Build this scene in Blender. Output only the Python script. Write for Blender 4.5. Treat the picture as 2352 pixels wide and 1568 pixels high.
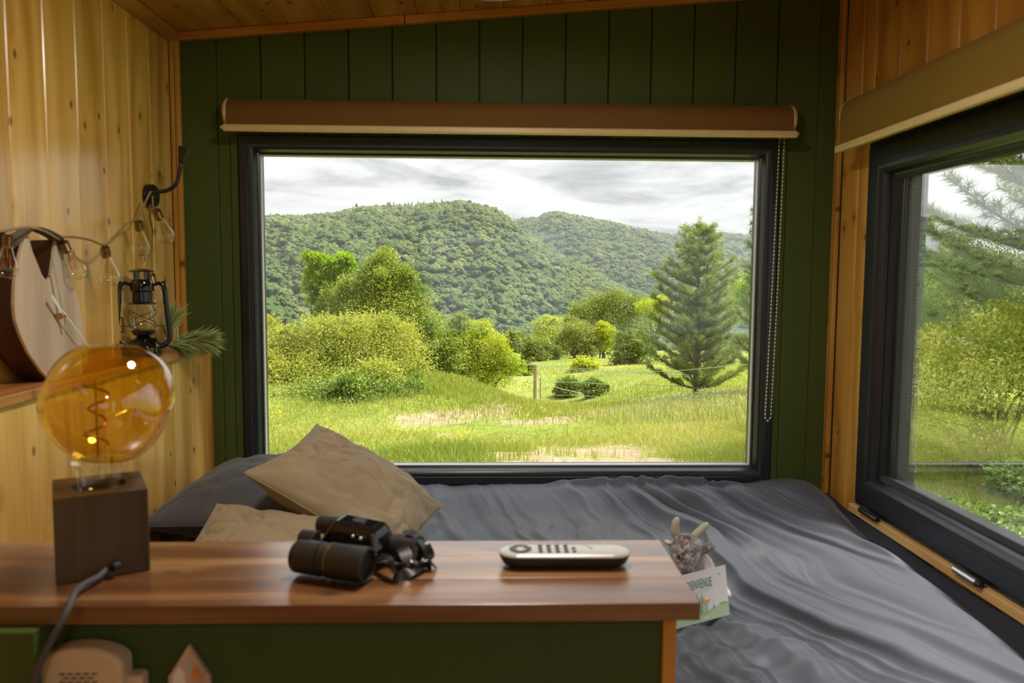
import bpy, bmesh, math, random
import numpy as np
from mathutils import Vector, Matrix, Euler

# ------------------------------------------------------------------ start clean
for o in list(bpy.data.objects):
    bpy.data.objects.remove(o, do_unlink=True)
SC = bpy.context.scene
COL = SC.collection
PI = math.pi
R = math.radians
random.seed(7)
FILL_W = 7.5  # power of the added ceiling lamps that brighten the room

# ------------------------------------------------------------------ camera
FPX, CX, CY = 1850.0, 1176.0, 784.0
CAM = np.array((0.0, 0.0, 1.5))
_d = np.array((1120 - CX, 630 - CY, FPX)); _d /= np.linalg.norm(_d)
_h = np.array((1.0, 0.0065, 0.0)); _h = _h - _d * (_h @ _d); _h /= np.linalg.norm(_h)
RC = np.stack([_h, _d, -np.cross(_d, _h)], 1)           # camera axes = RC @ world axes
cam_data = bpy.data.cameras.new('camera')
cam = bpy.data.objects.new('camera', cam_data)
COL.objects.link(cam)
m = Matrix.Identity(4)
for i in range(3):
    m[i][0], m[i][1], m[i][2], m[i][3] = RC[0][i], -RC[1][i], -RC[2][i], CAM[i]
cam.matrix_world = m
cam_data.sensor_width = 36.0
cam_data.lens = FPX / 2352 * 36.0
cam_data.clip_end = 5000
cam_data.dof.use_dof = True
cam_data.dof.focus_distance = 7.0
cam_data.dof.aperture_fstop = 6.0
SC.camera = cam

# ------------------------------------------------------------------ colour management, light paths
SC.view_settings.view_transform = 'Standard'
SC.view_settings.look = 'None'
SC.view_settings.gamma = 1.0
SC.view_settings.use_curve_mapping = False
SC.view_settings.exposure = 1.1
cy = SC.cycles
cy.max_bounces = 10
cy.diffuse_bounces = 6
cy.glossy_bounces = 4
cy.transmission_bounces = 6
cy.transparent_max_bounces = 24
cy.sample_clamp_indirect = 6.0
cy.caustics_reflective = False
cy.caustics_refractive = False
cy.use_denoising = True

# ------------------------------------------------------------------ sky: bright broken overcast
world = bpy.data.worlds.new('sky')
SC.world = world
world.use_nodes = True
wt = world.node_tree
wt.nodes.clear()
def wn(t, **kw):
    n = wt.nodes.new(t)
    for k, v in kw.items():
        setattr(n, k, v)
    return n
def wl(a, b): wt.links.new(a, b)
def wmath(op, a, b=None):
    n = wn('ShaderNodeMath', operation=op)
    for i, v in enumerate((a, b)):
        if v is None: continue
        if isinstance(v, (int, float)): n.inputs[i].default_value = v
        else: wl(v, n.inputs[i])
    return n.outputs[0]
tc = wn('ShaderNodeTexCoord')
sep = wn('ShaderNodeSeparateXYZ'); wl(tc.outputs['Generated'], sep.inputs[0])
zc = wmath('MAXIMUM', sep.outputs[2], 0.0)
den = wmath('ADD', zc, 0.10)
cmb = wn('ShaderNodeCombineXYZ')
wl(wmath('DIVIDE', sep.outputs[0], den), cmb.inputs[0])
wl(wmath('DIVIDE', sep.outputs[1], den), cmb.inputs[1])
cmb.inputs[2].default_value = 3.4
nz = wn('ShaderNodeTexNoise'); nz.inputs['Scale'].default_value = 1.05; nz.inputs['Detail'].default_value = 7
nz.inputs['Roughness'].default_value = 0.58; nz.inputs['Distortion'].default_value = 0.35
wl(cmb.outputs[0], nz.inputs['Vector'])
ramp = wn('ShaderNodeValToRGB')
ramp.color_ramp.elements[0].position = 0.43; ramp.color_ramp.elements[0].color = (0.50, 0.50, 0.502, 1)
ramp.color_ramp.elements[1].position = 0.63; ramp.color_ramp.elements[1].color = (0.205, 0.205, 0.21, 1)
e = ramp.color_ramp.elements.new(0.51); e.color = (0.43, 0.43, 0.434, 1)
wl(nz.outputs[0], ramp.inputs[0])
grad = wmath('ADD', wmath('MULTIPLY', zc, 1.9), 0.76)
bg = wn('ShaderNodeBackground'); wl(ramp.outputs[0], bg.inputs[0]); wl(grad, bg.inputs[1])
wo = wn('ShaderNodeOutputWorld'); wl(bg.outputs[0], wo.inputs[0])

# ------------------------------------------------------------------ veiled sun, high on the right
sun_d = bpy.data.lights.new('sun', 'SUN')
sun_d.energy = 5.6
sun_d.angle = R(22)
sun_d.color = (1.0, 0.95, 0.86)
sun = bpy.data.objects.new('sun', sun_d)
COL.objects.link(sun)
_sd = Vector((0.62, 0.10, 1.0)).normalized()            # direction towards the sun
sun.rotation_euler = _sd.to_track_quat('Z', 'Y').to_euler()

# ================================================================== helpers
def at(px, py, axis, val):
    """world point on the line of sight of a photo pixel where coordinate `axis` has the value `val`"""
    d = RC.T @ np.array(((px - CX) / FPX, (py - CY) / FPX, 1.0))
    return Vector(CAM + d * (val - CAM[axis]) / d[axis])

def tag(o, label=None, cat=None, group=None, kind=None):
    if label: o['label'] = label
    if cat: o['category'] = cat
    if group: o['group'] = group
    if kind: o['kind'] = kind
    return o

def empty(name, loc=(0, 0, 0), rot=(0, 0, 0), label=None, cat=None, group=None, kind=None):
    o = bpy.data.objects.new(name, None)
    o.empty_display_size = 0.05
    COL.objects.link(o)
    o.location = loc
    o.rotation_euler = rot
    return tag(o, label, cat, group, kind)

def copy_tree(o, parent=None):
    c = o.copy(); COL.objects.link(c)
    if parent is not None: c.parent = parent
    for ch in list(o.children):
        copy_tree(ch, c)
    return c

class MB:
    """collects geometry; build() links it as one mesh object"""
    def __init__(s): s.v = []; s.f = []
    def add(s, vs, fs):
        n = len(s.v)
        s.v += [tuple(p) for p in vs]
        s.f += [tuple(i + n for i in f) for f in fs]
        return s
    def prism(s, a, b):
        n = len(a)
        return s.add(list(a) + list(b), [tuple(range(n))[::-1], tuple(range(n, 2 * n))] +
                     [(i, (i + 1) % n, n + (i + 1) % n, n + i) for i in range(n)])
    def box(s, x0, x1, y0, y1, z0, z1):
        return s.prism([(x0, y0, z0), (x1, y0, z0), (x1, y1, z0), (x0, y1, z0)],
                       [(x0, y0, z1), (x1, y0, z1), (x1, y1, z1), (x0, y1, z1)])
    def lathe(s, prof, n=24, M=None, cap=True, sx=1.0, sy=1.0):
        vs, fs = [], []
        for r, z in prof:
            for k in range(n):
                a = 2 * PI * k / n
                p = Vector((r * math.cos(a) * sx, r * math.sin(a) * sy, z))
                vs.append(M @ p if M is not None else p)
        for i in range(len(prof) - 1):
            for k in range(n):
                fs.append((i * n + k, i * n + (k + 1) % n, (i + 1) * n + (k + 1) % n, (i + 1) * n + k))
        if cap:
            fs.append(tuple(range(n))[::-1])
            fs.append(tuple((len(prof) - 1) * n + k for k in range(n)))
        return s.add(vs, fs)
    def tube(s, pts, r, n=8, cap=True):
        pts = [Vector(p) for p in pts]
        rs = r if isinstance(r, (list, tuple)) else [r] * len(pts)
        vs, fs = [], []
        up = None
        for i, p in enumerate(pts):
            t = (pts[min(i + 1, len(pts) - 1)] - pts[max(i - 1, 0)]).normalized()
            if up is None:
                up = t.orthogonal().normalized()
            up = (up - t * up.dot(t))
            up = up.normalized() if up.length > 1e-6 else t.orthogonal().normalized()
            w = t.cross(up)
            for k in range(n):
                a = 2 * PI * k / n
                vs.append(p + (up * math.cos(a) + w * math.sin(a)) * rs[i])
        for i in range(len(pts) - 1):
            for k in range(n):
                fs.append((i * n + k, i * n + (k + 1) % n, (i + 1) * n + (k + 1) % n, (i + 1) * n + k))
        if cap:
            fs.append(tuple(range(n))[::-1])
            fs.append(tuple((len(pts) - 1) * n + k for k in range(n)))
        return s.add(vs, fs)
    def ball(s, c, r, nu=14, nv=9, sc=(1, 1, 1), M=None):
        vs, fs = [], []
        for j in range(nv + 1):
            ph = PI * j / nv
            for k in range(nu):
                a = 2 * PI * k / nu
                p = Vector((r * sc[0] * math.sin(ph) * math.cos(a), r * sc[1] * math.sin(ph) * math.sin(a), r * sc[2] * math.cos(ph)))
                if M is not None: p = M @ p
                vs.append(p + Vector(c))
        for j in range(nv):
            for k in range(nu):
                fs.append((j * nu + k, (j + 1) * nu + k, (j + 1) * nu + (k + 1) % nu, j * nu + (k + 1) % nu))
        return s.add(vs, fs)
    def build(s, name, mat, parent=None, loc=None, smooth=None, bevel=None, seg=2, subsurf=0, rot=None):
        me = bpy.data.meshes.new(name)
        me.from_pydata(s.v, [], s.f)
        bm = bmesh.new(); bm.from_mesh(me)
        bmesh.ops.remove_doubles(bm, verts=bm.verts, dist=1e-6)
        bmesh.ops.recalc_face_normals(bm, faces=bm.faces)
        bm.to_mesh(me); bm.free()
        if smooth is not None:
            me.polygons.foreach_set('use_smooth', [True] * len(me.polygons))
            me.set_sharp_from_angle(angle=R(smooth))
        if mat is not None: me.materials.append(mat)
        o = bpy.data.objects.new(name, me)
        COL.objects.link(o)
        if parent is not None: o.parent = parent
        if loc is not None: o.location = loc
        if rot is not None: o.rotation_euler = rot
        if bevel:
            b = o.modifiers.new('bevel', 'BEVEL'); b.width = bevel; b.segments = seg; b.limit_method = 'ANGLE'; b.angle_limit = R(35)
        if subsurf:
            b = o.modifiers.new('subsurf', 'SUBSURF'); b.levels = subsurf; b.render_levels = subsurf
        return o

def box_obj(name, x0, x1, y0, y1, z0, z1, mat, parent=None, bevel=None, **k):
    return MB().box(x0, x1, y0, y1, z0, z1).build(name, mat, parent, bevel=bevel, **k)

def np_mesh(name, verts, faces, mat, parent=None, attrs=None, smooth=False):
    """fast mesh from numpy arrays; faces (n,k); attrs {name: per-vertex float}"""
    me = bpy.data.meshes.new(name)
    nv, (nf, k) = len(verts), faces.shape
    me.vertices.add(nv); me.vertices.foreach_set('co', np.asarray(verts, np.float32).ravel())
    me.loops.add(nf * k); me.loops.foreach_set('vertex_index', np.asarray(faces, np.int32).ravel())
    me.polygons.add(nf)
    me.polygons.foreach_set('loop_start', np.arange(0, nf * k, k, dtype=np.int32))
    me.polygons.foreach_set('use_smooth', np.full(nf, smooth, bool))
    me.update(calc_edges=True)
    for an, av in (attrs or {}).items():
        at_ = me.attributes.new(an, 'FLOAT', 'POINT')
        at_.data.foreach_set('value', np.asarray(av, np.float32))
    if mat is not None: me.materials.append(mat)
    o = bpy.data.objects.new(name, me)
    COL.objects.link(o)
    if parent is not None: o.parent = parent
    return o

def unit(v): return v / np.maximum(np.linalg.norm(v, axis=-1, keepdims=True), 1e-9)
# value noise in numpy
def _hash(ix, iy, seed):
    h = (ix.astype(np.int64) * 374761393 + iy.astype(np.int64) * 668265263 + seed * 1442695041) & 0x7fffffff
    h = ((h ^ (h >> 13)) * 1274126177) & 0x7fffffff
    return ((h ^ (h >> 16)) & 0xffff) / 65535.0
def vnoise(x, y, seed=0):
    x = np.asarray(x, float); y = np.asarray(y, float)
    ix, iy = np.floor(x), np.floor(y)
    fx, fy = x - ix, y - iy
    fx = fx * fx * fx * (fx * (fx * 6 - 15) + 10); fy = fy * fy * fy * (fy * (fy * 6 - 15) + 10)
    a, b = _hash(ix, iy, seed), _hash(ix + 1, iy, seed)
    c, d = _hash(ix, iy + 1, seed), _hash(ix + 1, iy + 1, seed)
    return (a * (1 - fx) + b * fx) * (1 - fy) + (c * (1 - fx) + d * fx) * fy
def fbm(x, y, seed=0, oct=4):
    s, a, t = 0.0, 1.0, 0.0
    for i in range(oct):
        s = s + a * vnoise(x * 2 ** i, y * 2 ** i, seed + i * 17); t += a; a *= 0.5
    return s / t

# ================================================================== materials
class NT:
    def __init__(s, name):
        s.m = bpy.data.materials.new(name); s.m.use_nodes = True
        s.t = s.m.node_tree; s.t.nodes.clear()
        s.out = s.n('ShaderNodeOutputMaterial')
    def n(s, t, ins=None, **kw):
        n = s.t.nodes.new(t)
        for k, v in kw.items(): setattr(n, k, v)
        for k, v in (ins or {}).items():
            if isinstance(v, bpy.types.NodeSocket): s.t.links.new(v, n.inputs[k])
            else: n.inputs[k].default_value = v
        return n
    def math(s, op, a, b=0.0, clamp=False):
        n = s.n('ShaderNodeMath', {0: a, 1: b}, operation=op); n.use_clamp = clamp
        return n.outputs[0]
    def ramp(s, fac, stops, interp='LINEAR'):
        n = s.n('ShaderNodeValToRGB', {0: fac}); cr = n.color_ramp; cr.interpolation = interp
        while len(cr.elements) < len(stops): cr.elements.new(0.5)
        for e, (p, c) in zip(cr.elements, stops):
            e.position = p; e.color = (*c, 1) if len(c) == 3 else c
        return n.outputs[0]
    def mix(s, fac, a, b, mode='MIX'):
        n = s.n('ShaderNodeMix', data_type='RGBA', blend_type=mode)
        for k, v in ((0, fac), (6, a), (7, b)):
            if isinstance(v, bpy.types.NodeSocket): s.t.links.new(v, n.inputs[k])
            else: n.inputs[k].default_value = (*v, 1) if isinstance(v, tuple) and len(v) == 3 else v
        return n.outputs[2]
    def bsdf(s, color, rough=0.5, metal=0.0, spec=0.5, bump=None, bstr=0.2, bdist=0.01, **kw):
        ins = {'Roughness': rough, 'Metallic': metal, 'Specular IOR Level': spec}
        ins['Base Color'] = color if isinstance(color, bpy.types.NodeSocket) else (*color, 1)
        ins.update(kw)
        if bump is not None:
            ins['Normal'] = s.n('ShaderNodeBump', {'Height': bump, 'Strength': bstr, 'Distance': bdist}).outputs[0]
        return s.n('ShaderNodeBsdfPrincipled', ins).outputs[0]
    def done(s, shader):
        s.t.links.new(shader, s.out.inputs[0]); return s.m

def flat(name, color, rough=0.5, metal=0.0, spec=0.5, noise=0.0, nscale=40, bstr=0.0, **kw):
    t = NT(name)
    co = t.n('ShaderNodeTexCoord').outputs['Object']
    nz = t.n('ShaderNodeTexNoise', {'Vector': co, 'Scale': nscale, 'Detail': 3.0}).outputs[0]
    f = t.ramp(nz, [(0.3, tuple(c * (1 - noise) for c in color)), (0.7, tuple(min(1, c * (1 + noise)) for c in color))])
    return t.done(t.bsdf(f, rough, metal, spec, nz if bstr else None, bstr, 0.002, **kw))

def wood(name, light, mid, dark, axis='Z', flat_='X', rough=0.34, knot=1.0, grain=1.0, knotcol=None, var=0.10, coat=0.0, knotscale=1.0, spec=0.5):
    """boards with the grain along one axis, knots, per-board variation"""
    t = NT(name)
    co = t.n('ShaderNodeTexCoord').outputs['Object']
    rnd = t.n('ShaderNodeObjectInfo').outputs['Random']
    off = t.n('ShaderNodeCombineXYZ', {0: t.math('MULTIPLY', rnd, 13.7), 1: t.math('MULTIPLY', rnd, 7.3), 2: t.math('MULTIPLY', rnd, 31.1)}).outputs[0]
    p = t.n('ShaderNodeVectorMath', {0: co, 1: off}, operation='ADD').outputs[0]
    i = 'XYZ'.index(axis)
    def sc(across, along):
        v = [across] * 3; v[i] = along
        return t.n('ShaderNodeMapping', {'Vector': p, 'Scale': tuple(v)}).outputs[0]
    # knots
    ps = t.n('ShaderNodeSeparateXYZ', {0: p})
    wi = [k for k in range(3) if k != i and k != 'XYZ'.index(flat_)][0]
    kv = t.n('ShaderNodeCombineXYZ', {0: t.math('MULTIPLY', ps.outputs[wi], 7.6 * knotscale), 1: t.math('MULTIPLY', ps.outputs[i], 5.0 * knotscale), 2: 0.0}).outputs[0]
    kn = t.n('ShaderNodeTexVoronoi', {'Vector': kv, 'Scale': 1.0, 'Randomness': 1.0}, voronoi_dimensions='2D')
    kd = kn.outputs['Distance']
    ksel = t.math('GREATER_THAN', t.n('ShaderNodeSeparateColor', {0: kn.outputs['Color']}).outputs[0], 0.18)
    kcore = t.math('MULTIPLY', t.ramp(kd, [(0.0, (1, 1, 1)), (0.032, (.8,) * 3), (0.062, (0, 0, 0))]), t.math('MULTIPLY', ksel, knot))
    khalo = t.math('MULTIPLY', t.ramp(kd, [(0.0, (1, 1, 1)), (0.22, (0, 0, 0))]), t.math('MULTIPLY', ksel, knot))
    # growth rings seen lengthwise, bent around the knots
    warp = t.n('ShaderNodeTexNoise', {'Vector': sc(5, 1.1), 'Scale': 1.0, 'Detail': 2.0}).outputs[0]
    sepv = t.n('ShaderNodeSeparateXYZ', {0: sc(1, 1)})
    others = [k for k in range(3) if k != i]
    acr = t.math('ADD', sepv.outputs[others[0]], t.math('MULTIPLY', sepv.outputs[others[1]], 0.9))
    ph = t.math('ADD', t.math('MULTIPLY', acr, 62.0), t.math('ADD', t.math('MULTIPLY', warp, 17.0), t.math('MULTIPLY', khalo, 2.6)))
    ring = t.math('ADD', t.math('MULTIPLY', t.math('SINE', ph), 0.5), 0.5)
    fine = t.n('ShaderNodeTexNoise', {'Vector': sc(150, 4), 'Scale': 1.0, 'Detail': 3.0}).outputs[0]
    wide = t.n('ShaderNodeTexNoise', {'Vector': sc(9, 0.9), 'Scale': 1.0, 'Detail': 3.0}).outputs[0]
    g = t.math('ADD', t.math('MULTIPLY', ring, 0.26 * grain), t.math('ADD', t.math('MULTIPLY', fine, 0.34 * grain), t.math('MULTIPLY', wide, 0.55)))
    c = t.ramp(g, [(0.30, light), (0.56, mid), (0.86, dark)])
    c = t.mix(t.math('MULTIPLY', khalo, 0.35), c, dark)
    c = t.mix(t.math('MULTIPLY', kcore, 0.9), c, knotcol or tuple(v * 0.22 for v in dark))
    val = t.math('ADD', t.math('MULTIPLY', rnd, 2 * var), 1.0 - var)
    c = t.n('ShaderNodeHueSaturation', {'Color': c, 'Value': val}).outputs[0]
    return t.done(t.bsdf(c, t.math('ADD', t.math('MULTIPLY', fine, 0.16), rough - 0.06), 0, spec, g, 0.05, 0.004, **({'Coat Weight': coat, 'Coat Roughness': 0.24, 'Coat IOR': 1.75} if coat else {})))

def fabric(name, color, rough=0.85, weave=900, sheen=0.3, bstr=0.12, mott=0.12, fold=0.0):
    t = NT(name)
    co = t.n('ShaderNodeTexCoord').outputs['Object']
    a = t.n('ShaderNodeTexNoise', {'Vector': co, 'Scale': 7.0, 'Detail': 4.0}).outputs[0]
    w = t.n('ShaderNodeTexNoise', {'Vector': co, 'Scale': float(weave), 'Detail': 1.0}).outputs[0]
    c = t.ramp(a, [(0.3, tuple(x * (1 - mott) for x in color)), (0.7, tuple(x * (1 + mott) for x in color))])
    return t.done(t.bsdf(c, rough, 0, 0.3, w, bstr, 0.0006, **{'Sheen Weight': sheen, 'Sheen Roughness': 0.4}))

def clear_glass(name, tint, f0=0.05, strength=0.85, gloss_tint=(1, 1, 1), power=5.0):
    """thin pane: straight-through transmission plus mirror reflection that grows at grazing angles"""
    t = NT(name)
    fac = t.n('ShaderNodeLayerWeight', {'Blend': 0.5}).outputs['Facing']
    f = t.math('ADD', t.math('MULTIPLY', t.math('POWER', fac, power), strength), f0, True)
    tr = t.n('ShaderNodeBsdfTransparent', {'Color': (*tint, 1)}).outputs[0]
    gl = t.n('ShaderNodeBsdfGlossy', {'Color': (*gloss_tint, 1), 'Roughness': 0.0}).outputs[0]
    return t.done(t.n('ShaderNodeMixShader', {0: f, 1: tr, 2: gl}).outputs[0])

def leaf_mat(name, c0, c1, c2, trans=0.4, rough=0.6, gloss=0.02, nscale=0.8):
    """leaves: colour from the per-leaf `tint` attribute, diffuse + light let through"""
    t = NT(name)
    a = t.n('ShaderNodeAttribute', attribute_name='tint').outputs['Fac']
    c = t.ramp(a, [(0.0, c0), (0.5, c1), (1.0, c2)])
    d = t.n('ShaderNodeBsdfDiffuse', {'Color': c}).outputs[0]
    tc_ = t.mix(1.0, c, (1.0, 1.0, 0.45), 'MULTIPLY')
    tr = t.n('ShaderNodeBsdfTranslucent', {'Color': tc_}).outputs[0]
    s = t.n('ShaderNodeMixShader', {0: trans, 1: d, 2: tr}).outputs[0]
    if gloss:
        g = t.n('ShaderNodeBsdfGlossy', {'Color': (1, 1, 1, 1), 'Roughness': 0.45}).outputs[0]
        s = t.n('ShaderNodeMixShader', {0: gloss, 1: s, 2: g}).outputs[0]
    return t.done(s)

M = {}
PINE = dict(light=(0.88, 0.59, 0.215), mid=(0.79, 0.46, 0.115), dark=(0.56, 0.26, 0.045))
M['pine_wall'] = wood('pine boards', axis='Z', rough=0.30, coat=0.6, **PINE)
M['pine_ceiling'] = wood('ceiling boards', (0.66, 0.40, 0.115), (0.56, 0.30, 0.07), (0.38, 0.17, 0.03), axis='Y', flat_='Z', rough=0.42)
M['pine_post'] = wood('orange pine trim', (0.72, 0.40, 0.10), (0.60, 0.31, 0.055), (0.42, 0.17, 0.025), axis='Z', rough=0.35, var=0.04)
M['pine_rail'] = wood('orange pine rail', (0.70, 0.34, 0.10), (0.60, 0.26, 0.06), (0.42, 0.15, 0.03), axis='X', flat_='Z', rough=0.38, var=0.04, knot=0.4)
M['pine_sill'] = wood('pale pine sill', (0.82, 0.56, 0.25), (0.74, 0.45, 0.16), (0.56, 0.29, 0.08), axis='Y', flat_='Z', rough=0.38, knot=0.3)
M['ledge'] = wood('ledge board', (0.66, 0.34, 0.12), (0.54, 0.24, 0.07), (0.33, 0.12, 0.03), axis='Y', flat_='Z', rough=0.30, knot=0.5)
M['counter'] = wood('stained counter board', (0.40, 0.22, 0.095), (0.20, 0.080, 0.025), (0.075, 0.025, 0.008), axis='X', flat_='Z', rough=0.30, coat=0.9, knot=0.8, knotscale=0.7, var=0.02, knotcol=(0.05, 0.028, 0.016))
M['lamp_wood'] = wood('dark lamp block', (0.125, 0.086, 0.044), (0.085, 0.056, 0.028), (0.040, 0.026, 0.012), axis='Z', rough=0.55, knot=0.0, var=0.02)
M['slab_face'] = wood('pale walnut slab', (0.66, 0.52, 0.40), (0.58, 0.43, 0.32), (0.40, 0.275, 0.19), axis='Z', rough=0.5, knot=0.4, knotscale=0.8, var=0.02)
M['slab_edge'] = wood('dark slab edge', (0.060, 0.015, 0.006), (0.034, 0.009, 0.004), (0.012, 0.004, 0.002), axis='Z', rough=0.5, knot=0.0, var=0.02)
M['floor'] = wood('floor boards', (0.36, 0.20, 0.09), (0.28, 0.14, 0.06), (0.16, 0.07, 0.03), axis='Y', flat_='Z', rough=0.4)

def green_paint(name, c):
    t = NT(name)
    co = t.n('ShaderNodeTexCoord').outputs['Object']
    rnd = t.n('ShaderNodeObjectInfo').outputs['Random']
    mp = t.n('ShaderNodeMapping', {'Vector': co, 'Scale': (60, 60, 3)}).outputs[0]
    nz = t.n('ShaderNodeTexNoise', {'Vector': mp, 'Scale': 1.0, 'Detail': 4.0}).outputs[0]
    mo = t.n('ShaderNodeTexNoise', {'Vector': co, 'Scale': 3.0, 'Detail': 3.0}).outputs[0]
    k = t.math('ADD', t.math('MULTIPLY', nz, 0.25), t.math('ADD', t.math('MULTIPLY', mo, 0.35), t.math('MULTIPLY', rnd, 0.14)))
    col = t.ramp(k, [(0.2, tuple(v * 0.86 for v in c)), (0.6, tuple(v * 1.14 for v in c))])
    return t.done(t.bsdf(col, 0.55, 0, 0.3, nz, 0.06, 0.003))
M['green'] = green_paint('green paint', (0.066, 0.100, 0.020))
M['green_dark'] = green_paint('green painted panel', (0.050, 0.086, 0.020))
M['black_frame'] = flat('anthracite window frame', (0.014, 0.016, 0.021), 0.30, spec=0.5, noise=0.06, nscale=300, bstr=0.03)
M['black_gasket'] = flat('black gasket', (0.010, 0.010, 0.011), 0.6)
M['white_bead'] = flat('pale glazing bead', (0.55, 0.55, 0.53), 0.4)
M['blind'] = fabric('brown blind cloth', (0.175, 0.086, 0.022), 0.8, weave=1500, sheen=0.1, mott=0.03)
M['blind_olive'] = fabric('tan blind cloth', (0.200, 0.122, 0.018), 0.8, weave=1500, sheen=0.1, mott=0.03)
M['cream'] = flat('cream plastic', (0.72, 0.55, 0.30), 0.4, noise=0.03)
M['bead_white'] = flat('cream bead chain', (0.78, 0.70, 0.55), 0.4)
M['lamp_white'] = flat('white lamp shade', (0.85, 0.85, 0.80), 0.35)
M['duvet'] = fabric('charcoal bed linen', (0.058, 0.065, 0.086), 0.52, weave=700, sheen=0.25, bstr=0.08, mott=0.05)
M['pillow'] = fabric('charcoal pillow linen', (0.075, 0.078, 0.090), 0.72, weave=700, sheen=0.2, bstr=0.08, mott=0.05)
M['cushion'] = fabric('taupe cotton', (0.285, 0.215, 0.128), 0.85, weave=500, sheen=0.25, bstr=0.15, mott=0.07)
M['sheet'] = fabric('navy fitted sheet', (0.022, 0.024, 0.038), 0.8, weave=700, sheen=0.1, bstr=0.08, mott=0.05)
M['mattress'] = fabric('white mattress cover', (0.6, 0.6, 0.58), 0.85)
M['black_gloss'] = flat('black enamel', (0.006, 0.006, 0.007), 0.07, spec=0.7)
M['black_satin'] = flat('black satin', (0.012, 0.012, 0.013), 0.36, spec=0.5)
M['black_rubber'] = flat('black rubber armour', (0.020, 0.020, 0.021), 0.42, noise=0.2, nscale=900, bstr=0.1)
M['lens'] = flat('coated lens', (0.010, 0.011, 0.016), 0.05, spec=0.8)
M['gold'] = flat('gold ring', (0.55, 0.33, 0.08), 0.3, 1.0)
M['silver'] = flat('silver plastic', (0.55, 0.56, 0.54), 0.36, 0.3)
M['button'] = flat('dark grey rubber keys', (0.055, 0.058, 0.058), 0.5)
M['steel'] = flat('brushed steel', (0.62, 0.62, 0.60), 0.28, 1.0)
M['hand_white'] = flat('white clock hand', (0.80, 0.79, 0.76), 0.35)
M['brass_dark'] = flat('bronzed bulb cap', (0.30, 0.20, 0.085), 0.35, 1.0)
M['jute'] = flat('jute cord', (0.34, 0.225, 0.115), 0.9, noise=0.3, nscale=600, bstr=0.5)
M['leather'] = flat('grey leather strap', (0.17, 0.165, 0.15), 0.5, noise=0.2, nscale=90, bstr=0.2)
M['cable'] = flat('grey textile cable', (0.075, 0.075, 0.085), 0.6, noise=0.3, nscale=700, bstr=0.3)
M['filament'] = flat('bronze filament', (0.42, 0.17, 0.04), 0.35, 0.8)
M['glass_window'] = clear_glass('window glass', (0.97, 0.985, 0.98), 0.035, 0.9)
M['glass_side'] = clear_glass('side window glass', (0.98, 0.99, 0.99), 0.13, 0.9, power=4.0)
M['glass_bulb'] = clear_glass('clear bulb glass', (0.985, 0.98, 0.965), 0.06, 1.0, power=2.5)
M['glass_amber'] = clear_glass('amber bulb glass', (0.955, 0.75, 0.22), 0.10, 0.9, power=3.0)
M['glass_chimney'] = clear_glass('lantern chimney glass', (0.98, 0.98, 0.97), 0.08, 1.0, power=2.5)
M['device'] = flat('ivory plastic', (0.66, 0.50, 0.33), 0.45, noise=0.03)
M['device_dark'] = flat('vent slots', (0.16, 0.11, 0.07), 0.6)
M['paper'] = flat('white card', (0.80, 0.80, 0.81), 0.6)
M['ink_green'] = flat('green print', (0.06, 0.25, 0.11), 0.6)
M['ink_pale'] = flat('pale green print', (0.46, 0.62, 0.42), 0.6)
M['ink_mid'] = flat('mid green print', (0.20, 0.45, 0.16), 0.6)
M['ink_yellow'] = flat('amber print', (0.75, 0.44, 0.06), 0.6)
M['ink_blue'] = flat('pale blue print', (0.38, 0.55, 0.58), 0.6)
M['ink_grey'] = flat('grey print', (0.50, 0.60, 0.56), 0.6)
M['timber_post'] = wood('weathered fence timber', (0.34, 0.27, 0.17), (0.26, 0.20, 0.12), (0.14, 0.10, 0.06), axis='Z', rough=0.8, knot=0.2)
M['tape'] = flat('pale green fence tape', (0.42, 0.58, 0.50), 0.6)
M['bark'] = flat('bark', (0.115, 0.085, 0.058), 0.9, noise=0.4, nscale=30, bstr=0.4)
M['bark_pine'] = flat('pine bark', (0.17, 0.115, 0.070), 0.9, noise=0.4, nscale=30, bstr=0.4)

# ================================================================== the room
XL, XR, YG, YR = -1.02, 1.17, 2.70, -2.60           # left, right, green gable wall, rear wall
def zceil(x): return 2.262 + (x + 1.013) * 0.0868   # mono-pitch roof, higher on the right
def struct(o): o['kind'] = 'structure'; return o

def plank(name, a, b, u0, u1, z0, z1a, z1b, mat, parent, normal, base, th=0.018, ch=0.0028):
    """one board standing in the wall. a: wall line direction 'x' or 'y'; u0..u1 along it; base = coordinate of its visible face"""
    g = 0.0014
    u0 += g; u1 -= g
    prof = [(u0, th), (u1, th), (u1, ch), (u1 - ch, 0), (u0 + ch, 0), (u0, ch)]
    def pt(u, d, z):
        return (u, base - normal * d, z) if a == 'x' else (base - normal * d, u, z)
    def zt(u): return z1a + (z1b - z1a) * (u - u0) / (u1 - u0)
    return MB().prism([pt(u, d, z0) for u, d in prof], [pt(u, d, zt(u)) for u, d in prof]).build(name, mat, parent)

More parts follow.
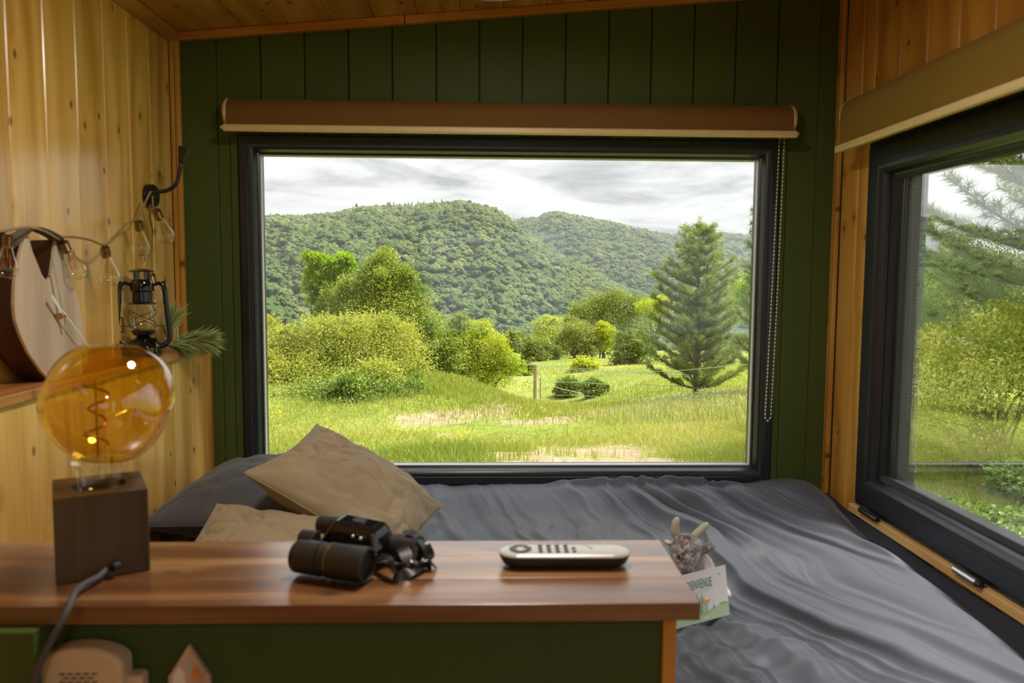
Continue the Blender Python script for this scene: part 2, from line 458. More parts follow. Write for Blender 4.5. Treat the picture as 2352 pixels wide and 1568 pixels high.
# ---- green gable wall (boards around the picture window)
WX0, WX1, WZ0, WZ1 = -0.812, 0.970, 0.788, 1.947
wall_back = struct(MB().box(XL - 0.15, WX0 - .004, YG + 0.02, YG + 0.12, -0.1, 2.75).box(WX1 + .004, XR + 0.15, YG + 0.02, YG + 0.12, -0.1, 2.75)
                   .box(WX0 - .004, WX1 + .004, YG + 0.02, YG + 0.12, -0.1, WZ0 - .004).box(WX0 - .004, WX1 + .004, YG + 0.02, YG + 0.12, WZ1 + .004, 2.75).build('wall_back', M['green_dark']))
gx = [XL] + [at(p, 150, 1, YG).x for p in (497, 598, 699, 800, 901, 1002, 1101, 1200, 1299, 1398, 1496, 1594, 1690, 1787, 1883)] + [XR]
for u0, u1 in zip(gx[:-1], gx[1:]):
    if u1 <= WX0 or u0 >= WX1:
        plank('plank', 'x', None, u0, u1, 0.0, zceil(u0), zceil(u1), M['green'], wall_back, -1, YG)
        continue
    if u0 >= WX0 and u1 <= WX1:
        plank('plank', 'x', None, u0, u1, WZ1 + .002, zceil(u0), zceil(u1), M['green'], wall_back, -1, YG)
        plank('plank', 'x', None, u0, u1, 0.0, WZ0 - .002, WZ0 - .002, M['green'], wall_back, -1, YG)
        continue
    a_, b_ = u0 + .0014, u1 - .0014                       # boards notched round the window's upright
    if u0 < WX0:
        w_ = WX0 - .031
        out = [(a_, 0), (b_, 0), (b_, WZ0 - .002), (w_, WZ0 - .002), (w_, WZ1 + .002), (b_, WZ1 + .002), (b_, zceil(b_)), (a_, zceil(a_))]
        plank('casing', 'x', None, WX0 - .031, WX0 - .002, WZ0, WZ1, WZ1, M['green'], wall_back, -1, YG - .003)
    else:
        w_ = WX1 + .029
        out = [(a_, 0), (b_, 0), (b_, zceil(b_)), (a_, zceil(a_)), (a_, WZ1 + .002), (w_, WZ1 + .002), (w_, WZ0 - .002), (a_, WZ0 - .002)]
        plank('casing', 'x', None, WX1 + .002, WX1 + .029, WZ0, WZ1, WZ1, M['green'], wall_back, -1, YG - .003)
    MB().prism([(u_, YG, z_) for u_, z_ in out], [(u_, YG + .018, z_) for u_, z_ in out]).build('plank', M['green'], wall_back)

# ---- left pine wall
wall_left = struct(box_obj('wall_left', XL - 0.14, XL - 0.019, YR, YG, -0.1, 2.5, M['pine_wall']))
ys = [2.668, 2.51, 2.365]
pitch = 0.146
while ys[-1] > YR: ys.append(ys[-1] - pitch)
ys = ys[::-1]
for u0, u1 in zip(ys[:-1], ys[1:]):
    plank('plank', 'y', None, max(u0, YR), u1, 0.0, zceil(XL), zceil(XL), M['pine_wall'], wall_left, 1, XL)

# ---- boxed-in ledge along the left wall
LX, LZ = -0.922, 1.243
ledge = struct(box_obj('wall_left_lower', XL - .0, LX - 0.0175, 1.06, YG - 0.001, 0.0, LZ - .001, M['pine_wall']))
ys2 = [YG - 0.032]
while ys2[-1] > 1.06 + pitch: ys2.append(ys2[-1] - 0.143)
ys2 = ys2[::-1]
for u0, u1 in zip(ys2[:-1], ys2[1:]):
    plank('plank', 'y', None, u0, u1, 0.0, LZ, LZ, M['pine_wall'], ledge, 1, LX, th=0.016)
struct(box_obj('trim_1', LX - 0.02, LX + 0.006, YG - 0.030, YG - 0.001, 0.0, LZ, M['pine_post'], bevel=0.002))
struct(box_obj('trim_2', XL, LX + 0.012, 2.44, YG - .001, LZ, LZ + 0.022, M['ledge'], bevel=0.003))
struct(box_obj('trim_3', XL, LX + 0.012, 1.06, 2.438, LZ, LZ + 0.022, M['ledge'], bevel=0.003))

# ---- corner battens
struct(box_obj('trim_4', XL, XL + 0.012, YG - 0.032, YG - 0.001, LZ + .022, zceil(XL) - 0.001, M['pine_post'], bevel=0.002))
struct(MB().box(XL + .012, XL + 0.026, YG - 0.018, YG - 0.001, LZ + .022, zceil(XL) - 0.001).build('trim_5', M['pine_post'], bevel=0.002))

# ---- right wall: pine above, beside and below the long window
SY0, SY1, SZ0, SZ1 = -0.25, 2.462, 0.786, 1.905      # side window opening along y, z; unseen near end lengthened for more daylight
wall_right = struct(MB().box(XR + 0.019, XR + 0.13, SY1 + .01, YG, -0.1, 2.75).box(XR + 0.019, XR + 0.13, YR + 1.55, SY0 - .01, -0.1, 2.75).box(XR + 0.019, XR + 0.13, YR, YR + .45, -0.1, 2.75)
    .box(XR + 0.019, XR + 0.13, SY0 - .01, SY1 + .01, -0.1, SZ0 - .01).box(XR + 0.019, XR + 0.13, SY0 - .01, SY1 + .01, SZ1 + .01, 2.75)
    .box(XR + 0.019, XR + 0.13, YR + .45, YR + 1.55, 2.05, 2.75).build('wall_right', M['pine_wall']))
ys3 = [2.667, 2.545, 2.462]
while ys3[-1] > YR: ys3.append(ys3[-1] - 0.146)
ys3 = ys3[::-1]
M['pine_right'] = wood('pine boards in the shade wall', axis='Z', rough=0.40, light=(0.64, 0.33, 0.075), mid=(0.52, 0.24, 0.045), dark=(0.36, 0.135, 0.02))  # same pine made darker: this wall's shade is put into the colour
for u0, u1 in zip(ys3[:-1], ys3[1:]):
    if u0 > SY1 - .01:
        plank('plank', 'y', None, u0, u1, 0.0, zceil(XR), zceil(XR), M['pine_post'], wall_right, -1, XR, ch=0.006 if u0 > 2.5 else 0.003)
    elif u0 > SY0 - .1:
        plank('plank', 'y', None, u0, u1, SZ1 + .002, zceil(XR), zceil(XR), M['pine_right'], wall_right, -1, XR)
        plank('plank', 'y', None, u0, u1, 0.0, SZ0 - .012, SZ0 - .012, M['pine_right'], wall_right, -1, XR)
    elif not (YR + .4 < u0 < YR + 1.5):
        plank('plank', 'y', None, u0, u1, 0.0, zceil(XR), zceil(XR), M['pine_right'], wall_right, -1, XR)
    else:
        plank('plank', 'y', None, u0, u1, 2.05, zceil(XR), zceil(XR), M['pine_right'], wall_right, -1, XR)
struct(box_obj('trim_6', XR - 0.016, XR - .0005, YG - 0.032, YG - 0.001, 0.0, zceil(XR) - 0.002, M['pine_post'], bevel=0.003))
struct(box_obj('trim_7', XR - 0.022, XR + 0.018, SY0 - .02, SY1 + 0.012, SZ0 - 0.026, SZ0 - 0.001, M['pine_sill'], bevel=0.002))

# ---- rear wall, floor, ceiling
wall_front = struct(MB().box(XL - .14, -.70, YR - .1, YR, -.1, 2.75).box(.85, XR + .13, YR - .1, YR, -.1, 2.75).box(-.70, .85, YR - .1, YR, -.1, .85).box(-.70, .85, YR - .1, YR, 2.0, 2.75).build('wall_front', M['pine_wall']))
floor = struct(box_obj('floor', XL - .14, XR + .13, YR - .1, YG + .1, -0.12, -0.02, M['floor']))
x = XL
while x < XR:
    box_obj('plank', x + .001, min(x + 0.139, XR) , YR, YG, -0.02, 0.0, M['floor'], floor)
    x += 0.14
ceiling = struct(MB().prism([(XL - .14, YR - .1, zceil(XL - .14) + .03), (XR + .13, YR - .1, zceil(XR + .13) + .03), (XR + .13, YG + .12, zceil(XR + .13) + .03), (XL - .14, YG + .12, zceil(XL - .14) + .03)],
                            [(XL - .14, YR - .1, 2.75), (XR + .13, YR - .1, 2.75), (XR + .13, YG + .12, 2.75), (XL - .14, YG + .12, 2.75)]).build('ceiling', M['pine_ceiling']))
cw = 0.1385
x = XL - 0.04
while x < XR + .01:
    x1 = min(x + cw, XR + .02); c = 0.003; th = 0.02
    pr = [(x + .0006, th), (x1 - .0006, th), (x1 - .0006, c), (x1 - c, 0), (x + c, 0), (x + .0006, c)]
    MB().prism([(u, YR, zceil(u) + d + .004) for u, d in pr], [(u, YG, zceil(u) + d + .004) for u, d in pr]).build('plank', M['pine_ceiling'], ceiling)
    x = x1
# rails between the ceiling and the walls
def rail(name, xa, xb):
    return struct(MB().prism([(xa, YG - .026, zceil(xa) - .024), (xa, YG - .001, zceil(xa) - .024), (xa, YG - .001, zceil(xa) + .003), (xa, YG - .026, zceil(xa) + .003)],
                             [(xb, YG - .026, zceil(xb) - .024), (xb, YG - .001, zceil(xb) - .024), (xb, YG - .001, zceil(xb) + .003), (xb, YG - .026, zceil(xb) + .003)]).build(name, M['pine_rail'], bevel=0.003))
xj = at(931, 42, 1, YG).x
rail('trim_8', XL + .026, xj - .001); rail('trim_9', xj + .001, XR - .017)
zz = zceil(XL)
struct(MB().prism([(XL, YR, zz - .030), (XL + .010, YR, zz - .030), (XL + .030, YR, zz - .002), (XL + .030, YR, zz + .004), (XL, YR, zz + .004)],
                  [(XL, YG - .03, zz - .030), (XL + .010, YG - .03, zz - .030), (XL + .030, YG - .03, zz - .002), (XL + .030, YG - .03, zz + .004), (XL, YG - .03, zz + .004)]).build('trim_10', M['ledge']))

# ================================================================== windows
def frame_ring(name, prof, axis, lo, hi, zlo, zhi, mat, parent):
    """mitred frame: prof = [(inset from the outer edge, depth coordinate)], closed; axis 'x' (in the gable wall) or 'y'"""
    mb = MB(); n = len(prof)
    cor = [(lo, zlo, 1, 1), (hi, zlo, -1, 1), (hi, zhi, -1, -1), (lo, zhi, 1, -1)]
    vs = []
    for (u, z, su, sz) in cor:
        for (i, d) in prof:
            vs.append((u + su * i, d, z + sz * i) if axis == 'x' else (d, u + su * i, z + sz * i))
    fs = []
    for c in range(4):
        for k in range(n):
            fs.append((c * n + k, c * n + (k + 1) % n, ((c + 1) % 4) * n + (k + 1) % n, ((c + 1) % 4) * n + k))
    return mb.add(vs, fs).build(name, mat, parent, smooth=28)
window_1 = struct(empty('window_1', (0, 0, 0)))
frame_ring('frame', [(0, YG + .075), (0, YG - .012), (.003, YG - .015), (.026, YG - .015), (.028, YG - .010), (.034, YG - .009), (.044, YG - .002), (.050, YG + .012), (.052, YG + .020), (.057, YG + .022), (.058, YG + .075)],
           'x', WX0, WX1, WZ0, WZ1, M['black_frame'], window_1)
frame_ring('gasket', [(.056, YG + .030), (.0595, YG + .030), (.0595, YG + .05), (.056, YG + .05)], 'x', WX0, WX1, WZ0, WZ1, M['white_bead'], window_1)
box_obj('pane', WX0 + .055, WX1 - .055, YG + .052, YG + .056, WZ0 + .055, WZ1 - .055, M['glass_window'], window_1)

window_2 = struct(empty('window_2', (0, 0, 0)))
frame_ring('frame', [(0, XR + .10), (0, XR - .004), (.004, XR - .008), (.020, XR - .008), (.022, XR + .1)], 'y', SY0, SY1, SZ0, SZ1, M['black_frame'], window_2)
frame_ring('sash', [(.020, XR + .06), (.020, XR - .014), (.022, XR - .018), (.074, XR - .018), (.0745, XR - .0165), (.0765, XR - .0165), (.077, XR - .018), (.088, XR - .017), (.098, XR - .010), (.104, XR + .002), (.105, XR + .012), (.118, XR + .016), (.120, XR + .06)],
           'y', SY0, SY1, SZ0, SZ1, M['black_frame'], window_2)
frame_ring('glazing_bead', [(.110, XR + .012), (.122, XR + .018), (.124, XR + .026), (.110, XR + .026)], 'y', SY0, SY1, SZ0, SZ1, M['black_gasket'], window_2)
box_obj('pane', XR + .022, XR + .026, SY0 + .11, SY1 - .11, SZ0 + .11, SZ1 - .11, M['glass_side'], window_2)
# outer metal jambs around the opening
M['jamb'] = flat('grey outer cladding', (0.075, 0.085, 0.095), 0.5)
for nm, a in (('outer_jamb', (XR + .0361, XR + .092, SY1 - .165, SY1 + .03, SZ0 - .03, SZ1 + .03)), ('outer_jamb', (XR + .0361, XR + .092, SY0 - .03, SY0 + .05, SZ0 - .03, SZ1 + .03)),
              ('outer_sill', (XR + .0361, XR + .080, SY0 + .051, SY1 - .166, SZ0 - .03, SZ0 + .03)), ('outer_head', (XR + .0361, XR + .080, SY0 + .051, SY1 - .166, SZ1 - .04, SZ1 + .03))):
    box_obj(nm, *a, M['jamb'], window_2, bevel=0.004)
for yh, mt in ((2.335, M['black_satin']), (1.835, M['steel'])):
    hg = MB(); hg.tube([(XR - .0275, yh - .045, SZ0 + .005), (XR - .0275, yh + .045, SZ0 + .005)], 0.0085, 14)
    hg.build('hinge', mt, window_2, smooth=40)
    MB().tube([(XR - .0275, yh - .062, SZ0 + .005), (XR - .0275, yh - .0455, SZ0 + .005)], [0.0065, .009], 12).box(XR - .030, XR - .0185, yh - .060, yh - .046, SZ0 - .001, SZ0 + .016).build('hinge', M['black_satin'], window_2, smooth=40)
added_window = struct(empty('added_window', (0, 0, 0)))  # rear window added out of view to bring in more light
frame_ring('frame', [(.002, YR - .09), (.002, YR + .01), (.07, YR + .01), (.07, YR - .09)], 'x', -.70, .85, .85, 2.0, M['black_frame'], added_window)
box_obj('pane', -.64, .79, YR - .05, YR - .046, .91, 1.94, M['glass_window'], added_window)
# glazed door added behind the camera to let in more daylight
added_door = struct(empty('added_door', (0, 0, 0)))
frame_ring('frame', [(0, XR + .09), (0, XR - .01), (.09, XR - .01), (.09, XR + .09)], 'y', YR + .455, YR + 1.545, 0.0, 2.045, M['black_frame'], added_door)
box_obj('pane', XR + .03, XR + .034, YR + .54, YR + 1.46, .085, 1.96, M['glass_window'], added_door)
MB().tube([(XR - .05, YR + 1.50, 1.0), (XR - .05, YR + 1.38, 1.0)], .01, 10).tube([(XR - .01, YR + 1.50, 1.0), (XR - .05, YR + 1.50, 1.0)], .01, 10).build('handle', M['steel'], added_door, smooth=40)


# ================================================================== roller blinds
def roller_blind(label, along, a0, a1, wall, sgn, z_top, z_rail, cloth, chain=None, ends=(True, True), r=0.046):
    """along 'x' (gable wall) or 'y' (side wall); wall = wall coordinate, sgn = direction into the room"""
    root = empty('roller_blind', ((a0 + a1) / 2, wall, z_top) if along == 'x' else (wall, (a0 + a1) / 2, z_top), label=label, cat='blind', group=None)
    def P(u, d, z):
        w = Vector((u, wall + sgn * d, z)) if along == 'x' else Vector((wall + sgn * d, u, z))
        return w - root.location
    zc_ = z_top - r
    # cloth: round the roll and straight down to the rail
    prof = [(r + .004 + r * math.cos(a), zc_ + r * math.sin(a)) for a in np.linspace(PI * .98, 0.0, 13)]
    front = r + .004 + r
    prof += [(front + .0005, zc_ - .02), (front, z_rail + .03), (front - .001, z_rail + .012)]
    prof += [(front - .004, z_rail + .012), (front - .003, zc_ - .02)] + [(r + .004 + (r - .003) * math.cos(a), zc_ + (r - .003) * math.sin(a)) for a in np.linspace(0, PI * .98, 13)]
    MB().prism([P(a0 + .0135, d, z) for d, z in prof], [P(a1 - .0135, d, z) for d, z in prof]).build('cloth', cloth, root, smooth=35)
    tb = MB(); ring0 = [P(a0 + .014, r + .004 + .02 * math.cos(a), zc_ + .02 * math.sin(a)) for a in np.linspace(0, 2 * PI, 12, endpoint=False)]
    ring1 = [P(a1 - .014, r + .004 + .02 * math.cos(a), zc_ + .02 * math.sin(a)) for a in np.linspace(0, 2 * PI, 12, endpoint=False)]
    tb.prism(ring0, ring1).build('roller', M['cream'], root, smooth=40)
    # bottom rail
    rp = [(front - .011, z_rail), (front + .007, z_rail - .001), (front + .010, z_rail + .004), (front + .009, z_rail + .017), (front + .004, z_rail + .021), (front - .010, z_rail + .020), (front - .012, z_rail + .010)]
    MB().prism([P(a0 + .006, d, z) for d, z in rp], [P(a1 - .004, d, z) for d, z in rp]).build('bottom_rail', M['cream'], root, smooth=30)
    for u, s_ in ((a0, 1), (a1, -1)):
        ec = [(front - .006, z_rail + .006), (front + .004, z_rail + .006), (front + .004, z_rail + .016), (front - .006, z_rail + .016)]
        MB().prism([P(u + s_ * .006, d, z) for d, z in ec], [P(u - s_ * .003, d, z) for d, z in ec]).build('rail_cap', M['cream'], root)
    # brackets at both ends: a rounded plate with a raised rim
    for u, s_, on in ((a0, -1, ends[0]), (a1, 1, ends[1])):
        if not on: continue
        for (o0, o1, rr) in ((-.013, -.006, r * 1.03), (-.006, .001, r * .86)):
            pl = [(r + .004 + rr * math.cos(a), zc_ + rr * math.sin(a)) for a in np.linspace(-.35 * PI, 1.0 * PI, 16)] + [(.0, zc_ + .01), (.0, zc_ - r * .9), (r, zc_ - r * .95)]
            MB().prism([P(u - s_ * .0 + s_ * o0, d, z) for d, z in pl], [P(u + s_ * o1, d, z) for d, z in pl]).build('bracket', M['cream'], root, smooth=40)
    if chain:
        uc, z_low = chain
        pts = []
        n = 150
        zt_ = zc_ - r * .9
        for side_, ph in ((-1, 0), (1, 1)):
            pass
        L = (zt_ - z_low)
        for i in range(n + 1):                       # down one strand, round the loop, up the other
            s_ = i / n
            a = s_ * 2
            if a < .985: z = zt_ - L * a; off = -.010 - .004 * a
            elif a > 1.015: z = zt_ - L * (2 - a); off = .006
            else:
                k = (a - .985) / .03; z = z_low + L * .015 - .012 * math.sin(k * PI); off = -.014 + .020 * k
            dd = .028 + .010 * math.sin(min(a, 2 - a) * 2)
            pts.append(P(uc + off + .018 * (-1) * (z_low < z) * ((zt_ - z) / L) * 1.0, dd, z))
        cm = MB()
        cm.tube(pts, .0006, 4)
        for p_ in pts: cm.ball(p_, .0031, 6, 4)
        ch = cm.build('bead_chain', M['bead_white'], root, smooth=60); tag(ch, kind='stuff')
    return root
b0, b1 = at(519, 240, 1, YG - .05).x, at(1821, 265, 1, YG - .05).x
roller_blind('long brown roller blind mounted on the green wall above the picture window', 'x', b0, b1, YG - .001, -1, 2.052, 1.944, M['blind'], chain=(at(1797, 345, 1, YG - .03).x, at(1775, 967, 1, YG - .03).z))
roller_blind('tan roller blind above the side window on the pine wall', 'y', .15, 2.487, XR - .001, -1, 2.040, 1.880, M['blind_olive'])

# ================================================================== ceiling lamp
lx, ly = .042, 2.33
cl = empty('ceiling_lamp', (lx, ly, zceil(lx) - .002), label='round white dome lamp fixed to the boarded ceiling above the picture window', cat='lamp')
cl.rotation_euler = (0, -math.atan(.0868), 0)
MB().lathe([(.170, 0), (.172, -.018), (.166, -.022)], 40).build('base_ring', M['lamp_white'], cl, smooth=40)
MB().lathe([(.165 * math.cos(a), -.022 - .038 * math.sin(a)) for a in np.linspace(0, PI / 2 - .02, 12)], 40).build('shade', None, cl, smooth=60)
t = NT('added fill lamp shade')  # glowing shade for the added lamps
M['opal'] = t.done(t.n('ShaderNodeAddShader', {0: t.bsdf((.85, .85, .80), .3), 1: t.n('ShaderNodeEmission', {'Color': (1, .93, .82, 1), 'Strength': 2.0}).outputs[0]}).outputs[0])
cl2 = copy_tree(cl)                                     # lit twin added out of view to brighten the room
cl2.location = (.05, 1.35, zceil(.05) - .002); cl2['label'] = 'added lit dome lamp above the counter, out of the picture, brightening the room'
for root_, mt_ in ((cl, 'lamp_white'), (cl2, 'opal')):
    for o in root_.children:
        if o.name.startswith('shade'):
            if root_ is cl2: o.data = o.data.copy()
            o.data.materials.append(M[mt_])
ld = bpy.data.lights.new('fill_lamp_light', 'AREA'); ld.shape = 'DISK'; ld.size = .26; ld.energy = FILL_W; ld.color = (1.0, .92, .80)  # fill light of the added lamp above the counter
lo_ = bpy.data.objects.new('fill_lamp_light', ld); COL.objects.link(lo_); lo_.location = (.05, 1.35, zceil(.05) - .075)
cl3 = copy_tree(cl2); cl3.location = (.05, -1.1, zceil(.05) - .002); cl3['label'] = 'added lit dome lamp out of view at the rear of the cabin, as fill light'  # another added lamp, lifts the light on the partition front
ld = ld.copy(); ld.energy = FILL_W * .45
lo_ = bpy.data.objects.new('fill_lamp_light', ld); COL.objects.link(lo_); lo_.location = (.05, -1.1, zceil(.05) - .075)

# ================================================================== bed
bed = empty('bed', (.1, 1.9, 0), label='built-in bed platform of pine boards under the dark bedding', cat='bed')
def bb(name, x0, x1, y0, y1, z0, z1, mt): box_obj(name, x0 - .1, x1 - .1, y0 - 1.9, y1 - 1.9, z0, z1, mt, bed, bevel=.003)
bb('platform', LX + .004, XR - .026, 1.175, YG - .006, .46, .50, M['pine_rail'])
bb('front_panel', .27, XR - .026, 1.19, 1.215, .0, .459, M['pine_rail'])
for k in range(4): bb('bearer', -.85 + k * .6, -.78 + k * .6, 1.25, 2.65, .0, .459, M['pine_rail'])
mattress = box_obj('mattress', LX + .008, 1.075, 1.20, YG - .035, .501, .700, M['mattress'], bevel=.03, seg=4)
tag(mattress, 'white mattress on the pine platform, hidden under the charcoal duvet', 'mattress')

def duvet_mesh():
    nx, ny = 640, 520
    u = np.linspace(-.905, 1.140, nx); v = np.linspace(1.205, 2.688, ny)
    X, Y = np.meshgrid(u, v)
    # folds fan out from the far left corner and run towards the near right
    w1 = (fbm(X * 1.7, Y * 1.7, 201, 3) - .5)
    w2 = (fbm(X * 6, Y * 6, 207, 2) - .5)
    slope = .20 + .22 * (X - .2)                        # sideways drift of a fold per metre towards the camera
    q = X - slope * (2.7 - Y) + .20 * w1 + .020 * w2
    def ridge(f, along, seed, p=1.5):
        n = vnoise(q * f, Y * along + q * 2, seed)
        return np.sqrt((2 * n - 1) ** 2 + .014) ** p
    z = .768 + .006 * np.sin(X * 2.2 + .4) - .012 * ((Y - 2.0) / .7) ** 2
    z += .034 * (fbm(X * 1.6, Y * 1.6, 211, 2) - .5)
    z0 = z.copy()
    amp = .80 + .8 * np.clip(fbm(X * 1.4 + 4, Y * 1.4, 213, 2) * 1.5 - .2, 0, 1.2)
    amp = amp * (1 - .35 * sstep(.75, 1.0, X))
    z += amp * (.016 * (.5 - ridge(6.0, .6, 221, 1.1)) + .027 * (.42 - ridge(13, .7, 223, 1.0)) + .023 * (.4 - ridge(27, .9, 227, 1.0)) + .0055 * (.4 - ridge(58, 1.6, 229, 1.1)))
    # thin creases that cross the main direction here and there
    q2 = X * .8 + Y * .55 + .2 * w1
    z = z0 + (z - z0) * (1 - .70 * sstep(2.50, 2.65, Y))
    z += .005 * (.3 - np.abs(2 * vnoise(q2 * 9, (X - Y) * 2.0, 231) - 1) ** 1.6) * sstep(.46, .56, fbm(X * 2, Y * 2, 233, 2))
    # pulled folds where the card stands
    dc = np.hypot(X - .50, (Y - 1.50) * 1.3)
    z += .006 * np.exp(-(dc / .20) ** 2) * np.sin((Y - .30 * (X - .4) + .03 * w2) * 70)
    z += .034 * sstep(2.40, 2.655, Y) + .012 * sstep(2.3, 2.6, Y) * sstep(.9, 1.05, X)
    # gathered hem at the far edge below the window
    hem = np.exp(-((Y - 2.66) / .014) ** 2) * sstep(.05, .35, X) * (1 - sstep(.72, .95, X))
    z += hem * (.004 + .022 * vnoise(X * 5, Y * 0, 241) + .006 * vnoise(X * 14, Y * 9, 243))
    # rolls over at the right-hand edge
    edge = 1.078 + .020 * (fbm(Y * 3, Y * 0, 251, 2) - .5) + .04 * sstep(2.2, 2.7, Y)
    z -= .065 * sstep(edge - .07, edge + .065, X) ** 1.4
    z -= .06 * sstep(1.26, 1.205, Y)
    z -= .02 * sstep(-.35, -.75, X)                     # sinks under the pillows on the left
    return np.stack([X, Y, np.maximum(z, .709)], -1).reshape(-1, 3), nx, ny
def sstep(a, b, v):
    t_ = np.clip((v - a) / (b - a), 0, 1); return t_ * t_ * (3 - 2 * t_)
dv, dnx, dny = duvet_mesh()
ii = np.arange(dnx * dny).reshape(dny, dnx)
df = np.stack([ii[:-1, :-1], ii[:-1, 1:], ii[1:, 1:], ii[1:, :-1]], -1).reshape(-1, 4)
org = np.array((.1, 1.95, .70))
duvet = np_mesh('duvet', dv - org, df, M['duvet'], smooth=True); duvet.location = org
fsx, fsy = np.linspace(.86, 1.163, 40), np.linspace(1.205, 2.690, 150)
FX_, FY_ = np.meshgrid(fsx, fsy)
fz_ = .7045 + .046 * sstep(1.07, 1.155, FX_) + .006 * np.sin(FY_ * 9) * sstep(1.05, 1.12, FX_) + .018 * sstep(2.45, 2.66, FY_) * sstep(1.02, 1.1, FX_)
fi = np.arange(FX_.size).reshape(FX_.shape)
fs_o = np_mesh('fitted_sheet', np.stack([FX_, FY_, fz_], -1).reshape(-1, 3) - np.array((1.0, 1.95, .70)), np.stack([fi[:-1, :-1], fi[:-1, 1:], fi[1:, 1:], fi[1:, :-1]], -1).reshape(-1, 4), M['sheet'], smooth=True)
fs_o.location = (1.0, 1.95, .70)
tag(fs_o, 'dark navy sheet tucked into the gap beside the side window', 'sheet')
tag(duvet, 'charcoal grey crumpled duvet spread over the whole bed', 'duvet')
sm = duvet.modifiers.new('thickness', 'SOLIDIFY'); sm.thickness = .008; sm.offset = -1

def duvet_z(x_, y_):
    k = np.argmin((dv[:, 0] - x_) ** 2 + (dv[:, 1] - y_) ** 2); return float(dv[k, 2])
# ================================================================== cushions
def cushion(name, label, cat, T, L, Rr, mat, thick, seed, n=96, corner=.10, fold=.006, group=None, round_=1.0):
    """T: one corner, L and Rr its neighbours; pillow-shaped body with pulled corners and creases"""
    T, L, Rr = Vector(T), Vector(L), Vector(Rr)
    ex, ey = (Rr - T), (L - T)
    c0 = T + ex / 2 + ey / 2
    nrm = ex.cross(ey).normalized()
    if nrm.z < 0: nrm = -nrm
    vs, fs = [], []
    g = np.linspace(-1, 1, n)
    U, V = np.meshgrid(g, g)
    rr = np.random.default_rng(seed)
    prof = np.clip((1 - np.abs(U) ** 2.4), 0, 1) ** .55 * np.clip((1 - np.abs(V) ** 2.4), 0, 1) ** .55
    pinch = 1 - corner * (1 - np.abs(V) ** 1.5) * .55 * round_
    pinch2 = 1 - corner * (1 - np.abs(U) ** 1.5) * .55 * round_
    A, B = U * pinch, V * pinch2
    N = fbm(U * 2.2 + seed, V * 2.2, seed, 3) - .5
    # creases running in from the corners
    cre = np.zeros_like(U)
    for (cu, cv) in ((-1, -1), (1, -1), (1, 1), (-1, 1)):
        a = np.arctan2(V - cv, U - cu); d_ = np.hypot(U - cu, V - cv)
        cre += np.exp(-d_ / .55) * (np.abs(2 * vnoise(a * 4.5 + seed, d_ * 1.2, seed + 5) - 1) ** 1.3 - .35)
    cre2 = (np.abs(2 * vnoise((U + V * .6 + .3 * N) * 3.2, (U - V) * 1.0, seed + 9) - 1) ** 1.5 - .4) * .5
    # thin pulled creases
    w_ = .5 * N
    def thin(f, g_, sd): return (1 - np.abs(2 * vnoise((U * g_ + V * (1 - g_) + w_) * f, (V * g_ - U * (1 - g_)) * .9, sd) - 1)) ** 5
    cre3 = -(thin(3.2, .8, seed + 21) + .8 * thin(4.2, -.2, seed + 25) + .5 * thin(7, .4, seed + 29)) * .9
    fine = (fbm(U * 9 + seed, V * 9, seed + 31, 3) - .5) * .35
    cre2 = cre2 + cre3 * sstep(.35, .65, fbm(U * 1.6 + seed, V * 1.6, seed + 41, 2) + .1) + fine
    edge = np.clip(prof * 3, 0, 1)
    for sgn in (1, -1):
        Zt = sgn * (prof * thick * (1 + .25 * N)) + edge * fold * (cre * 1.6 + cre2) * sgn
        base = len(vs)
        for j in range(n):
            for i in range(n):
                p = c0 + ex * (A[j, i] / 2) + ey * (B[j, i] / 2) + nrm * Zt[j, i]
                vs.append(p)
        for j in range(n - 1):
            for i in range(n - 1):
                q = (base + j * n + i, base + j * n + i + 1, base + (j + 1) * n + i + 1, base + (j + 1) * n + i)
                fs.append(q if sgn > 0 else q[::-1])
    cb = Vector((c0.x, c0.y, min(v.z for v in vs)))
    mb = MB(); mb.add([v - cb for v in vs], fs)
    # piped seam
    o = mb.build(name, mat, None, loc=cb, smooth=180)
    tag(o, label, cat, group)
    ring = []
    for a, b_ in (((-1, -1), (1, -1)), ((1, -1), (1, 1)), ((1, 1), (-1, 1)), ((-1, 1), (-1, -1))):
        for s_ in np.linspace(0, 1, 30)[:-1]:
            uu, vv = a[0] + (b_[0] - a[0]) * s_, a[1] + (b_[1] - a[1]) * s_
            pu = uu * (1 - corner * (1 - abs(vv) ** 1.5) * .55 * round_); pv = vv * (1 - corner * (1 - abs(uu) ** 1.5) * .55 * round_)
            ring.append(c0 + ex * (pu / 2) + ey * (pv / 2) - cb)
    MB().tube(ring + ring[:1], .0022, 6).build('seam', mat, o, smooth=60)
    return o
# grey sleeping pillow, flat on the left
cushion('sleeping_pillow', 'large charcoal sleeping pillow lying at the left end of the bed', 'pillow', (-.345, 2.665, .835), (-.905, 2.665, .835), (-.345, 2.06, .845), M['pillow'], .105, 5, corner=.05, fold=.007)
cushion('throw_cushion', 'taupe cushion tilted up on one corner against the grey pillow', 'cushion', (-.497, 2.343, 1.060), (-.578, 1.901, 1.026), (-.123, 2.293, .830), M['cushion'], .080, 11, corner=.17, fold=.012)
cushion('throw_cushion', 'taupe cushion lying low in front of the tilted one, mostly behind the counter', 'cushion', at(500, 1157, 1, 1.93), at(505, 1157, 1, 1.93) + Vector((-.02, -.40, -.085)), at(500, 1157, 1, 1.93) + Vector((.385, .03, -.085)), M['cushion'], .075, 15, corner=.12, fold=.010)

